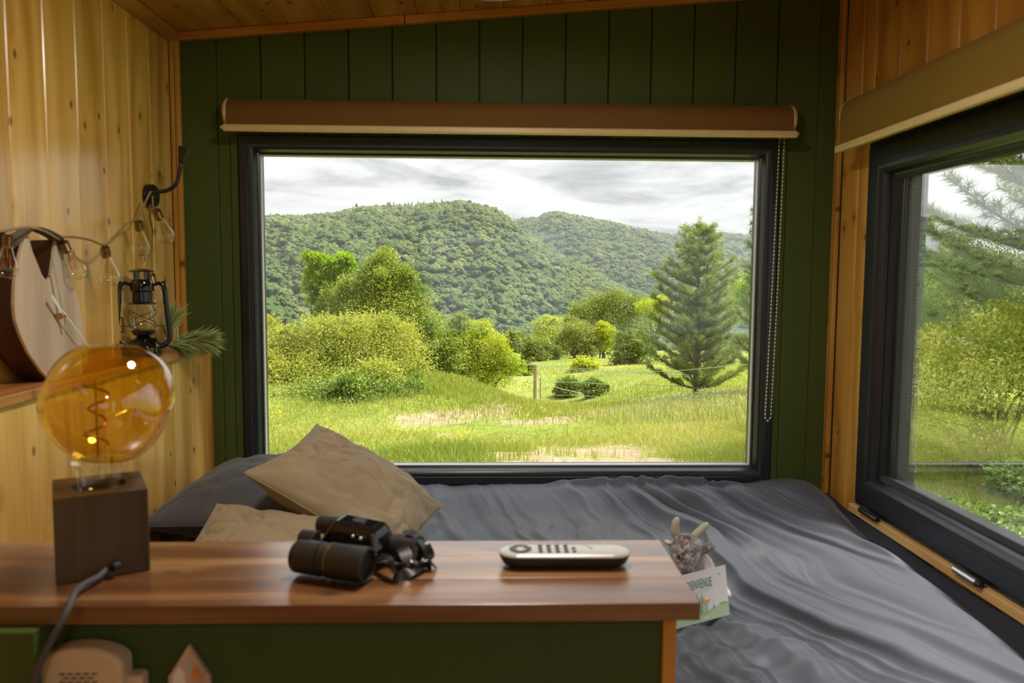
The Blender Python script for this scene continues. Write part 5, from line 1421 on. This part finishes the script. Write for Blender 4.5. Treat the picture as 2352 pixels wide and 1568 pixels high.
# ------------------------------------------------------------------ pines
def pine(name, label, base, H, Rb, seed, whorls=13, per=6, tuft=95, nl=.115, lo=.12, mat=None, trunk_r=.06, droop=0.0, only=None):
    r = np.random.default_rng(seed)
    root = empty(name, base, label=label, cat='tree')
    tr = MB(); tr.tube([(0, 0, -.05), (.02, 0, H * .4), (0, .02, H * .8), (0, 0, H)], [trunk_r, trunk_r * .7, trunk_r * .3, .008], 8)
    tr.build('trunk', M['bark_pine'], root, smooth=60)
    br = MB(); P, D, T = [], [], []
    def shoot(p, d, ln, tint):
        """needle brush along a shoot"""
        n = int(tuft * ln / .3) + 14
        s = r.uniform(0, 1, n) ** .8
        q = p + d * (s * ln)[:, None]
        a = r.normal(0, 1, (n, 3)); a = unit(a - d * (a @ d)[:, None])
        nd = unit(a * .9 + d * r.uniform(.45, 1.1, (n, 1)))
        P.append(q); D.append(nd); T.append(np.full(n, tint) + r.normal(0, .14, n))
    for w in range(whorls):
        f = lo + (1 - lo) * (w / whorls) ** .9
        z = H * f
        R0_ = Rb * (1 - f) ** .72 * r.uniform(.85, 1.1) + .10
        for k in range(per):
            R_ = R0_ * r.uniform(.62, 1.14)
            if r.uniform() < .10: continue
            a = 2 * PI * (k + r.uniform(-.25, .25)) / per + w * .9
            if only is not None and not only(a, z): continue
            d = np.array((math.cos(a), math.sin(a), 0.0))
            pts = [np.array((0, 0, z)) + d * R_ * s + np.array((0, 0, 1.0)) * (R_ * (.42 * s ** 1.7 + .04 * s - droop * s)) for s in np.linspace(0, 1, 6)]
            br.tube([tuple(q) for q in pts], [.018 * (1 - f) + .009] + [.014 * (1 - f) + .006] * 4 + [.004], 5)
            nb = max(3, int(R_ / .13))
            for j in range(nb):
                s = .22 + .78 * j / max(1, nb - 1)
                i0 = min(4, int(s * 5)); q = pts[i0] + (pts[i0 + 1] - pts[i0]) * (s * 5 - i0)
                for sgn in (-1, 1):
                    sd_ = unit(d * .75 + sgn * np.array((-d[1], d[0], 0)) * r.uniform(.4, .9) + np.array((0, 0, r.uniform(.25, .8))))
                    ln = r.uniform(.16, .34) * (1.15 - .35 * s) * (.6 + .4 * min(1, R_ / .6))
                    br.tube([tuple(q), tuple(q + sd_ * ln)], [.005, .003], 4, cap=False)
                    shoot(q, sd_, ln, .40 + .28 * s + r.normal(0, .09))
            shoot(pts[-1], unit(d * .6 + np.array((0, 0, .8))), .17, .72)
    shoot(np.array((0, 0, H - .1)), np.array((0, 0, 1.0)), .28, .7)
    for k in range(5):
        a = k * 1.26; shoot(np.array((0, 0, H - .12)), unit(np.array((math.cos(a) * .5, math.sin(a) * .5, 1))), .18, .7)
    br.build('branches', M['bark_pine'], root, smooth=60)
    P_, D_, T_ = np.concatenate(P), np.concatenate(D), np.concatenate(T)
    n = len(P_)
    L = nl * r.uniform(.7, 1.15, (n, 1)); side = unit(np.cross(D_, r.normal(0, 1, (n, 3)))) * .0042
    v = np.stack([P_ - side, P_ + side, P_ + D_ * L], 1).reshape(-1, 3)
    o = np_mesh('needles', v, np.arange(n * 3).reshape(n, 3), mat or LM['needle'], root, {'tint': np.repeat(np.clip(T_, 0, 1), 3)})
    tag(o, kind='stuff')
    return root
b = base_at(1600, 17.0); hh = at(1600, 520, 1, 17.0).z - b[2]
pine('pine_tree', 'full young pine standing in the meadow right of the fence', b, hh, 1.12, 51, whorls=15, per=8, tuft=85, lo=.05, trunk_r=.07)
b = base_at(1768, 15.0); hh = at(1760, 430, 1, 15.0).z - b[2]
pine('pine_tree', 'second pine half hidden behind the right jamb of the picture window', b, hh, .62, 52, whorls=15, per=6, tuft=80, trunk_r=.06)
b = (7.1, 8.9, float(ground(7.1, 8.9)))
pine('pine_tree', 'tall pine with spreading branches outside the right side window', b, 6.6, 3.4, 53, whorls=15, per=8, tuft=80, nl=.13, lo=.16, trunk_r=.16, droop=.12)
for (bx, by), bl, n_, mt, sd, lab, nm, sz in (
    ((5.6, 8.6), [(0, 0, .75, .8, .7, .6), (.7, .6, 1.1, .7, .7, .6), (-.7, .5, .6, .6, .6, .5)], 6500, 'bramble', 61, 'loose leafy bush with bare twigs below the tall pine outside the side window', 'leafy_bush', .075),
    ((7.6, 8.0), [(0, 0, .8, .8, .8, .6), (-.6, .3, .55, .7, .6, .5)], 5500, 'bramble_dark', 62, 'darker bush at the right behind the ground cover outside the side window', 'leafy_bush', .08),
    ((5.2, 11.4), [(0, 0, .9, .9, .8, .8), (.9, .3, 1.3, .9, .8, .8), (1.8, .4, 1.0, .9, .8, .8)], 8500, 'fruit', 63, 'hedge-like shrub further back behind the pine outside the side window', 'tall_shrub', .085),
    ((6.5, 10.3), [(0, 0, 1.2, 1.0, .8, 1.0), (-.9, .2, 1.0, .8, .7, .8), (.9, .3, 1.7, .9, .8, .9), (.1, .2, 2.1, .7, .6, .6)], 6500, 'olive', 65, 'taller loose olive bush in the middle of the view outside the side window', 'tall_shrub', .07),
    ((8.7, 10.0), [(0, 0, 1.0, .9, .8, .9), (-.7, .2, 1.5, .7, .7, .8), (.8, .2, 1.2, .9, .8, .8)], 5500, 'bramble', 66, 'yellowish bush next to the trunk of the tall pine outside the side window', 'tall_shrub', .075),
    ((9.2, 12.6), [(0, 0, 1.2, 1.2, 1.0, 1.0), (1.4, .5, 1.0, 1.1, 1.0, 1.0)], 6500, 'bramble', 64, 'yellow-green shrub at the far right outside the side window', 'tall_shrub', .09)):
    shrub(nm, lab, 'shrub', (bx, by, float(ground(bx, by))), bl, n_ * 3, sz * .55, LM[mt], sd, sprigs=24, branches=18, r0=.022, clump=.22, shell=.3)

for k, (bx, by, w_, h_, mt, lab) in enumerate((
    (-7.2, 13.6, 1.6, 1.5, 'bramble', 'bramble mound continuing the thicket beyond the left jamb of the picture window'),
    (-9.6, 15.4, 2.0, 2.0, 'fruit', 'broad dark hedge shrub further left outside, seen only in the side window reflection'),
    (-12.4, 17.0, 2.2, 2.2, 'olive', 'olive hedge shrub furthest left outside, seen only in the side window reflection'),
    (-9.4, 11.8, 1.5, 1.3, 'bramble_dark', 'low dark bramble in front of the left hedge, seen only in reflection'),
    (-15.5, 19.0, 2.6, 2.6, 'fruit', 'tall shrub at the far left end of the hedge, seen only in reflection'))):
    shrub('hedge_shrub', lab, 'shrub', (bx, by, float(ground(bx, by))), [(0, 0, h_ * .5, w_, w_ * .8, h_ * .55), (w_ * .6, .2, h_ * .45, w_ * .7, w_ * .6, h_ * .5), (-w_ * .6, .1, h_ * .4, w_ * .7, w_ * .6, h_ * .5), (.2, 0, h_ * .9, w_ * .6, w_ * .5, h_ * .35)], 12000, .09, LM[mt], 171 + k, sprigs=20, branches=10, clump=.22)
# ------------------------------------------------------------------ grass, weeds, ground cover
def in_thick(x, y):
    return (np.hypot((x + 2.6) / 1.0, (y - 15.2) / 1.0) < 1.6)
def blades(name, pts, h, w, mat, tint, seed, bend=.5):
    r = np.random.default_rng(seed); n = len(pts)
    a = r.uniform(0, 2 * PI, n); lean = np.stack([np.cos(a), np.sin(a), np.zeros(n)], 1) * (h * bend * r.uniform(.15, 1, n))[:, None]
    a2 = r.uniform(0, 2 * PI, n); side = np.stack([np.cos(a2), np.sin(a2), np.zeros(n)], 1) * w[:, None]
    up = np.array((0, 0, 1.0)) * h[:, None]
    mid = pts + up * .6 + lean * .35
    v = np.stack([pts - side, pts + side, mid + side * .75, mid - side * .75, pts + up * .95 + lean], 1).reshape(-1, 3)
    base_ = np.arange(n)[:, None] * 5
    f = np.concatenate([base_ + np.array([[0, 1, 2]]), base_ + np.array([[0, 2, 3]]), base_ + np.array([[3, 2, 4]])])
    return np_mesh(name, v, f, mat, None, {'tint': np.repeat(np.clip(tint, 0, 1), 5)})
def fan_points(n, t0, t1, y0, y1, r):
    """ground points spread evenly by viewing angle, so density falls with distance"""
    y = 1 / r.uniform(1 / y1, 1 / y0, n)
    return y * r.uniform(t0, t1, n), y
r = np.random.default_rng(5)
gx_, gy_ = fan_points(150000, -.34, .40, 8.0, 40, r)
gx2, gy2 = fan_points(36000, .40, .98, 4.6, 26, r)
gx3, gy3 = np.concatenate([r.uniform(-6, 12, 9000), r.uniform(-9, -3, 12000)]), np.concatenate([r.uniform(3.0, 9, 9000), r.uniform(6, 16, 12000)])
gx_, gy_ = np.concatenate([gx_, gx2, gx3]), np.concatenate([gy_, gy2, gy3])
keep = (r.uniform(0, 1, len(gx_)) > np.maximum(np.maximum(earth(gx_, gy_), .9 * earth(gx_, gy_ + .3)), .8 * earth(gx_, gy_ + .6)) * 1.05) & (np.maximum(gx_, gy_ - 1.4) > 1.6)
gx_, gy_ = gx_[keep], gy_[keep]
pat = fbm(gx_ * .8, gy_ * .8, 41); pat2 = fbm(gx_ * .25, gy_ * .25, 43)
lush = np.exp(-(((gx_ + .3) / 1.1) ** 2 + ((gy_ - 9.1) / .8) ** 2)) + np.exp(-(((gx_ - 3.2) / .8) ** 2 + ((gy_ - 9.0) / .6) ** 2))
hgt = (.035 + .10 * np.clip(pat * 1.7 - .35, 0, 1) + .12 * lush) * r.uniform(.5, 1.35, len(gx_)) * 1.0
hgt *= 1 - .55 * np.exp(-((gy_ - 12.0) / 1.3) ** 2) * (gx_ < 2.0)
tin = .48 + (pat2 - .5) * 1.1 - .30 * lush + r.normal(0, .17, len(gx_)) + .16 * np.exp(-((gy_ - 11.5) / 1.6) ** 2)
tag(blades('meadow_grass', np.stack([gx_, gy_, ground(gx_, gy_) - .01], 1), hgt, np.where(gy_ > 16, .008, .0042) * r.uniform(.7, 1.3, len(gx_)), LM['grass'], tin, 6), 'green and straw-yellow meadow grass with worn gaps', 'grass', kind='stuff')
# grass on the mound and bank
mx, my = r.normal(-.5, 1.35, 15000), r.normal(15.6, 1.2, 15000)
tag(blades('tall_grass', np.stack([mx, my, ground(mx, my) - .01], 1), r.uniform(.06, .19, 15000), np.full(15000, .006), LM['grass'], .42 + r.normal(0, .2, 15000), 7), 'taller bright grass on the mound beside the thicket', 'grass', kind='stuff')
# seeding weeds on the right-hand bank, below the pine
wx = np.concatenate([r.normal(4.5, .9, 9000), r.normal(3.3, .45, 3500), r.normal(5.6, .6, 4000)]); wy = np.concatenate([r.normal(14.2, .9, 9000), r.normal(14.0, .6, 3500), r.normal(13.0, 1.0, 4000)])
tag(blades('seeding_weeds', np.stack([wx, wy, ground(wx, wy) - .01], 1), r.uniform(.08, .34, len(wx)), np.full(len(wx), .0055), LM['dry'], .45 + r.normal(0, .25, len(wx)), 8, .4), 'tall pale seeding weeds on the bank in front of the pine', 'weeds', kind='stuff')
# small white flower heads
fx, fy = fan_points(420, -.30, .36, 8.6, 17, r)
f2 = r.choice(len(wx), 2600); fx, fy = np.concatenate([fx, wx[f2], r.normal(.4, .7, 160), r.normal(-3.7, .5, 170)]), np.concatenate([fy, wy[f2], r.normal(16.6, .5, 160), r.normal(13.6, .5, 170)])
keep = earth(fx, fy) < .2; fx, fy = fx[keep], fy[keep]
fz = ground(fx, fy) + r.uniform(.08, .26, len(fx)) * np.where((fx > 2.6) & (fy > 12.5), 1.5, 1)
M['petal'] = leaf_mat('white petals', (.62, .64, .52), (.74, .75, .66), (.84, .84, .80), .3, gloss=0)
M['petal_yellow'] = leaf_mat('yellow petals', (.72, .42, .02), (.80, .52, .03), (.85, .62, .06), .3, gloss=0)
def flower_heads(name, p, s, mat, lab):
    n = len(p); v, f = [], []
    k = 6; a = np.arange(k) * 2 * PI / k
    ring = np.stack([np.cos(a), np.sin(a), np.full(k, .25)], 1)
    tl = unit(np.random.default_rng(3).normal(0, 1, (n, 3)) * .5 + np.array((0, -.5, .8)))
    u = unit(np.cross(tl, np.array((1.0, 0, .1)))); w = np.cross(tl, u)
    R3 = np.stack([u, w, tl], -1)
    V = p[:, None, :] + np.einsum('nij,kj->nki', R3, ring) * s[:, None, None]
    vv = V.reshape(-1, 3); ff = np.arange(n * k).reshape(n, k)
    return tag(np_mesh(name, vv, ff, mat, None, {'tint': np.repeat(np.random.default_rng(4).uniform(0, 1, n), k)}), lab, 'flowers', kind='stuff')
flower_heads('white_wildflowers', np.stack([fx, fy, fz], 1), r.uniform(.003, .0075, len(fx)), M['petal'], 'tiny white flower heads sprinkled over the meadow and bank')
yl = [ghit(*p) for p in ((640, 975), (645, 985), (757, 985), (1060, 1040), (1066, 1036), (1052, 1038), (1690, 895), (1330, 905), (628, 990))]
yp = np.array([(v.x + r.normal(0, .03), v.y, v.z + r.uniform(.12, .28)) for v in yl for _ in range(7)])
flower_heads('yellow_wildflowers', yp, r.uniform(.010, .016, len(yp)), M['petal_yellow'], 'few small clumps of deep yellow flowers in the grass')
# leafy ground cover outside the side window
ix = np.concatenate([r.uniform(2.6, 9, 60000), r.normal(4.6, .8, 20000)]); iy = np.concatenate([r.uniform(3.0, 9.2, 60000), r.normal(6.6, .8, 20000)])
dens = fbm(ix * .7, iy * .7, 77) + .25 * np.exp(-((iy - 5.2) / 2.0) ** 2)
keep = dens > .50; ix, iy = ix[keep], iy[keep]
iz = ground(ix, iy) + r.uniform(.02, .24, len(ix)) * (.5 + fbm(ix * 2, iy * 2, 78))
upd = np.tile(np.array((0, -.3, .35)), (len(ix), 1))
tag(leaves('ground_ivy', np.stack([ix, iy, iz], 1), upd + r.normal(0, .5, (len(ix), 3)) * np.array((1, 1, .2)), .047, LM['ivy'], None, .85, .5 + r.normal(0, .22, len(ix)), 0, .5, 71), 'pale green creeping ground cover outside the side window', 'ground cover', kind='stuff')

# ------------------------------------------------------------------ electric fence
pb = at(1229, 912, 1, 24.0)
fence = empty('tape_fence', (pb.x, 24.0, float(ground(pb.x, 24.0))), label='wooden post fence with pale green tapes crossing the meadow', cat='fence')
zt = at(1229, 835, 1, 24.0).z
MB().lathe([(.055, -.1), (.055, zt - fence.location.z - .02), (.035, zt - fence.location.z)], 10).build('post', M['timber_post'], fence, smooth=40)
p2 = at(1241, 920, 1, 21.5); z2 = at(1241, 868, 1, 21.5).z
MB().tube([Vector((p2.x, 21.5, float(ground(p2.x, 21.5)) - .05)) - fence.location, Vector((p2.x, 21.5, z2)) - fence.location], .018, 6).build('post', M['timber_post'], fence)
for pts in (((1090, 830, 23), (1229, 838, 23.93), (1330, 850, 20), (1460, 856, 17.5), (1590, 862, 17.0)), ((1120, 830, 23), (1229, 836, 23.93), (1330, 846, 20), (1460, 852, 17.5), (1590, 857, 17.0)),
            ((1150, 865, 23.5), (1229, 872, 23.93), (1330, 878, 20), (1460, 882, 17.5), (1590, 886, 17.0)), ((1229, 903, 23.93), (1330, 908, 20), (1460, 914, 17.5), (1590, 916, 17.0)), ((1241, 878, 21.48), (1330, 902, 19), (1340, 905, 18.8)), ((1460, 856, 17.5), (1720, 836, 13.5))):
    P_ = [at(px_, py_, 1, y_) - fence.location for px_, py_, y_ in pts]
    mb = MB()
    for a_, b_ in zip(P_[:-1], P_[1:]):
        mid = (a_ + b_) / 2 - Vector((0, 0, .02))
        mb.tube([a_, mid, b_], .0075, 4)
    mb.build('tape', M['tape'], fence)
MB().tube([ghit(1236, 926) + Vector((0, 0, .05)), ghit(1242, 945) + Vector((0, 0, .04))], [.03, .04], 6).build('fallen_stick', M['silver'])
tag(bpy.data.objects['fallen_stick'], 'short pale stick lying on the bank below the fence post', 'stick')

# ------------------------------------------------------------------ wooded hills
def crest_fn(pts, Y):
    q = [at(px_, py_, 1, Y) for px_, py_ in pts]
    X_ = np.array([v.x / Y for v in q]); Z_ = np.array([v.z for v in q])
    return lambda th: np.interp(th, X_, Z_)
cA = crest_fn([(-1500, 560), (-400, 520), (300, 508), (595, 512), (700, 506), (760, 500), (840, 486), (900, 480), (970, 482), (1050, 498), (1130, 518), (1200, 548), (1290, 600), (1380, 645), (1480, 690), (1600, 735), (1800, 790), (2600, 850), (4200, 900)], 620)
cB = crest_fn([(-1500, 600), (600, 560), (1000, 530), (1080, 520), (1180, 520), (1230, 514), (1290, 502), (1330, 508), (1390, 521), (1450, 532), (1520, 545), (1600, 551), (1660, 545), (1740, 560), (1900, 580), (2400, 590), (4200, 600)], 980)
cC = crest_fn([(-1500, 560), (300, 610), (595, 655), (660, 690), (730, 735), (800, 775), (1000, 830), (1300, 900), (4200, 950)], 330)
def hill_z(th, y, cf, y0, y1, zb, seed):
    s = np.clip((y - y0) / (y1 - y0), 0, 1.25)
    prof = np.where(s <= 1, np.sin(np.minimum(s, 1) * PI / 2) ** 1.15, 1 - (s - 1) * .8)
    z = zb + (cf(th) - zb) * prof
    gul = (fbm(th * 9 + 5, y * .004 + th * 3, seed) - .5) * 34 + (fbm(th * 26, y * .012, seed + 3) - .5) * 12
    return z + gul * np.sin(np.clip(s, 0, 1) * PI) ** .8
HILLS = (('hill', cA, 190., 620., -62., 91, 8500), ('hill', cB, 560., 980., -40., 92, 5500), ('hill', cC, 125., 330., -45., 93, 1100))
t = NT('forest floor')
co = t.n('ShaderNodeTexCoord').outputs['Object']
M['forest_floor'] = t.done(t.bsdf(t.ramp(t.n('ShaderNodeTexNoise', {'Vector': co, 'Scale': .05, 'Detail': 6.0}).outputs[0], [(.3, (.030, .055, .022)), (.7, (.055, .082, .030))]), 1.0, 0, 0))
t = NT('forest crowns')
oi = t.n('ShaderNodeObjectInfo').outputs['Random']
at_ = t.n('ShaderNodeAttribute', attribute_name='hue', attribute_type='INSTANCER').outputs['Fac']
co = t.n('ShaderNodeTexCoord').outputs['Object']
pn = t.n('ShaderNodeTexNoise', {'Vector': t.n('ShaderNodeNewGeometry').outputs['Position'], 'Scale': .012, 'Detail': 2.0}).outputs[0]
nn = t.n('ShaderNodeTexNoise', {'Vector': co, 'Scale': 1.6, 'Detail': 4.0}).outputs[0]
k = t.math('ADD', t.math('MULTIPLY', oi, .34), t.math('ADD', t.math('MULTIPLY', nn, .45), t.math('MULTIPLY', pn, .35)))
M['crown'] = t.done(t.bsdf(t.ramp(k, [(.22, (.036, .066, .026)), (.50, (.072, .108, .036)), (.74, (.120, .150, .046)), (.93, (.27, .26, .085))]), 1.0, 0, 0.0, nn, .35, .4))

def crown_mesh(seed, lumps=22, conifer=False):
    r_ = np.random.default_rng(seed); bm = bmesh.new()
    if conifer:
        for i in range(6):
            z0 = i * 1.7
            bmesh.ops.create_cone(bm, cap_ends=True, segments=9, radius1=3.0 * (1 - i / 7), radius2=.15, depth=3.0, matrix=Matrix.Translation((0, 0, z0 + 1.6)) @ Matrix.Rotation(i * .7, 4, 'Z'))
    else:
        for i in range(lumps):
            d = unit(r_.normal(0, 1, 3)); d[2] = abs(d[2]) * 1.1 - .25
            c = d * np.array((2.9, 2.9, 2.6)) * r_.uniform(.75, 1.0) + np.array((0, 0, 3.4))
            bmesh.ops.create_icosphere(bm, subdivisions=2, radius=float(r_.uniform(.95, 1.7)), matrix=Matrix.Translation(c) @ Matrix.Diagonal((1, 1, .8, 1)))
        bmesh.ops.create_cone(bm, cap_ends=False, segments=6, radius1=.5, radius2=.3, depth=4, matrix=Matrix.Translation((0, 0, .5)))
    for v in bm.verts:
        n_ = Vector((v.co.x * 1.9, v.co.y * 1.9, v.co.z * 1.9))
        k_ = math.sin(n_.x * 1.7 + n_.y) * math.sin(n_.y * 2.1 - n_.z) * math.sin(n_.z * 1.9 + n_.x * .7)
        v.co += v.normal * (k_ * .22 + r_.normal(0, .035))
    me = bpy.data.meshes.new('crown'); bm.to_mesh(me); bm.free()
    me.polygons.foreach_set('use_smooth', [not conifer] * len(me.polygons))
    me.materials.append(M['crown'])
    return me
CROWNS = [crown_mesh(s) for s in (1, 2, 3, 4)] + [crown_mesh(9, conifer=True)]
pos_all, sc_all, var_all = [], [], []
singles = []
for hi, (nm, cf, y0, y1, zb, sd, nt) in enumerate(HILLS):
    ths = np.linspace(-1.1, 1.5, 300); yh = np.linspace(y0, y0 + (y1 - y0) * 1.22, 60)
    TH, YH = np.meshgrid(ths, yh)
    v = np.stack([TH * YH, YH, hill_z(TH, YH, cf, y0, y1, zb, sd)], -1).reshape(-1, 3)
    i_ = np.arange(TH.size).reshape(TH.shape)
    f = np.stack([i_[:-1, :-1], i_[:-1, 1:], i_[1:, 1:], i_[1:, :-1]], -1).reshape(-1, 4)
    tag(np_mesh('hill', v, f, M['forest_floor'], smooth=True), kind='structure')
    r_ = np.random.default_rng(sd)
    # trees: dense where the two windows look, thinner elsewhere
    n_in, n_out = nt, int(nt * .55)
    th = np.concatenate([r_.uniform(-.36, .42, n_in), r_.uniform(-.75, 1.2, n_out)])
    s = np.concatenate([r_.uniform(.03, 1.02, n_in) ** .8, r_.uniform(.1, 1.02, n_out)])
    y = y0 + (y1 - y0) * s
    z = hill_z(th, y, cf, y0, y1, zb, sd)
    P_ = np.stack([th * y, y, z - 1.0], 1)
    S_ = r_.uniform(.6, 1.15, len(th)) * (.78 if hi == 0 else (.95 if hi == 1 else .62))
    V_ = r_.integers(0, 4, len(th))
    if hi == 0:                                             # dark conifers on the summit
        m_ = (s > .955) & (th > (885 - 1120) / 1850) & (th < (1010 - 1120) / 1850); V_[m_] = 4
        m2 = r_.uniform(0, 1, len(th)) < .03; V_[m2] = 4
    else:
        m2 = r_.uniform(0, 1, len(th)) < .04; V_[m2] = 4
    S_ = np.where(V_ == 4, S_ * .72, S_)
    # largest in the picture = nearest, kept as single trees
    if hi in (0, 2):
        vis = np.where((th > -.285) & (th < .33) & ((s > .22) if hi == 0 else (s > .3)))[0]
        order = []
        for j in vis[np.argsort(y[vis] / S_[vis])]:
            if len(order) >= (180 if hi == 0 else 120): break
            if all(np.hypot(P_[j, 0] - P_[q_, 0], P_[j, 1] - P_[q_, 1]) > 7.6 * max(S_[j], S_[q_]) for q_ in order): order.append(j)
        order = np.array(order)
        singles += [(P_[j], S_[j], V_[j]) for j in order]
        keep = np.ones(len(th), bool); keep[order] = False
    else: keep = np.ones(len(th), bool)
    pos_all.append(P_[keep]); sc_all.append(S_[keep]); var_all.append(V_[keep])
for c_, s_, v_ in singles:
    o = bpy.data.objects.new('hillside_tree', CROWNS[v_])
    o.location = c_; o.scale = (s_, s_, s_ * random.uniform(.85, 1.15)); o.rotation_euler = (0, 0, random.uniform(0, 6.28))
    COL.objects.link(o)
    tag(o, 'round green tree crown on the nearer slope of the wooded hills', 'tree', 'trees on the nearer hill slopes')
# summit conifers seen against the sky, single trees
for px_, py_, hpx in ((893, 464, 20), (905, 466, 14), (917, 470, 16), (927, 466, 20), (938, 472, 14), (949, 468, 18), (960, 471, 14), (972, 472, 12), (985, 474, 11), (880, 478, 8)):
    p = at(px_, py_ + hpx, 1, 615.0); h_ = hpx * 615 / FPX
    o = bpy.data.objects.new('summit_conifer', CROWNS[4]); COL.objects.link(o)
    o.location = (p.x, 615, p.z - 5.5); o.scale = (h_ / 16, h_ / 16, (h_ + 4) / 12); o.rotation_euler = (0, 0, random.uniform(0, 6))
    tag(o, 'dark conifer standing up from the summit of the main hill against the sky', 'tree', 'conifers on the summit')
# the remaining forest: instanced crowns
PA, SA, VA = np.concatenate(pos_all), np.concatenate(sc_all), np.concatenate(var_all)
me = bpy.data.meshes.new('forest')
me.vertices.add(len(PA)); me.vertices.foreach_set('co', PA.astype(np.float32).ravel())
for an, tp, av in (('size', 'FLOAT', SA), ('variant', 'INT', VA.astype(np.int32)), ('turn', 'FLOAT', np.random.default_rng(8).uniform(0, 6.28, len(PA)))):
    me.attributes.new(an, tp, 'POINT').data.foreach_set('value', av.astype(np.float32) if tp == 'FLOAT' else av)
me.materials.append(M['crown'])
forest = bpy.data.objects.new('forest', me); COL.objects.link(forest)
tag(forest, 'dense green forest covering the hills beyond the meadow', 'forest', kind='stuff')
ng = bpy.data.node_groups.new('scatter crowns', 'GeometryNodeTree')
ng.interface.new_socket('Geometry', in_out='INPUT', socket_type='NodeSocketGeometry')
ng.interface.new_socket('Geometry', in_out='OUTPUT', socket_type='NodeSocketGeometry')
gi, go = ng.nodes.new('NodeGroupInput'), ng.nodes.new('NodeGroupOutput')
def named(n_, tp):
    k_ = ng.nodes.new('GeometryNodeInputNamedAttribute'); k_.data_type = tp; k_.inputs[0].default_value = n_; return k_.outputs[0]
jn = ng.nodes.new('GeometryNodeJoinGeometry')
for v_, src in enumerate(CROWNS):
    holder = next((o for o in bpy.data.objects if o.data is src), None)
    oi_ = ng.nodes.new('GeometryNodeObjectInfo'); oi_.inputs['Object'].default_value = holder; oi_.inputs['As Instance'].default_value = False
    oi_.transform_space = 'ORIGINAL'
    cmp_ = ng.nodes.new('FunctionNodeCompare'); cmp_.data_type = 'INT'; cmp_.operation = 'EQUAL'
    ng.links.new(named('variant', 'INT'), cmp_.inputs[2]); cmp_.inputs[3].default_value = v_
    ip = ng.nodes.new('GeometryNodeInstanceOnPoints')
    ng.links.new(gi.outputs[0], ip.inputs['Points']); ng.links.new(cmp_.outputs[0], ip.inputs['Selection']); ng.links.new(oi_.outputs['Geometry'], ip.inputs['Instance'])
    cx_ = ng.nodes.new('ShaderNodeCombineXYZ'); ng.links.new(named('turn', 'FLOAT'), cx_.inputs[2])
    ng.links.new(cx_.outputs[0], ip.inputs['Rotation']); ng.links.new(named('size', 'FLOAT'), ip.inputs['Scale'])
    ng.links.new(ip.outputs[0], jn.inputs[0])
ng.links.new(jn.outputs[0], go.inputs[0])
md = forest.modifiers.new('scatter', 'NODES'); md.node_group = ng
# mast on the ridge
p = at(819, 492, 1, 600.0); zt_ = at(819, 466, 1, 600.0).z
mast = MB()
for dx, dy in ((-.5, -.5), (.5, -.5), (.5, .5), (-.5, .5)): mast.tube([(dx, dy, -6), (dx * .6, dy * .6, zt_ - p.z)], .12, 4)
for q in range(6): mast.box(-.5, .5, -.5, .5, (zt_ - p.z) * q / 6, (zt_ - p.z) * q / 6 + .25)
mast.box(-.9, .9, -.6, .6, zt_ - p.z - 2.6, zt_ - p.z - 1.2)
tag(mast.build('radio_mast', M['black_satin'], loc=(p.x, 600, p.z)), 'thin radio mast on the ridge left of the summit', 'mast')

# ------------------------------------------------------------------ summer haze over the valley
t = NT('valley haze')
vs_ = t.n('ShaderNodeVolumeScatter', {'Color': (.86, .93, 1.0, 1), 'Density': .00027, 'Anisotropy': .2}).outputs[0]
t.t.links.new(vs_, t.out.inputs['Volume'])
M['haze'] = t.m
hz = box_obj('valley_haze', -1100, 1500, 100, 1150, -140, 190, M['haze'])
tag(hz, 'thin bluish summer haze filling the valley in front of the hills', 'haze', kind='stuff')
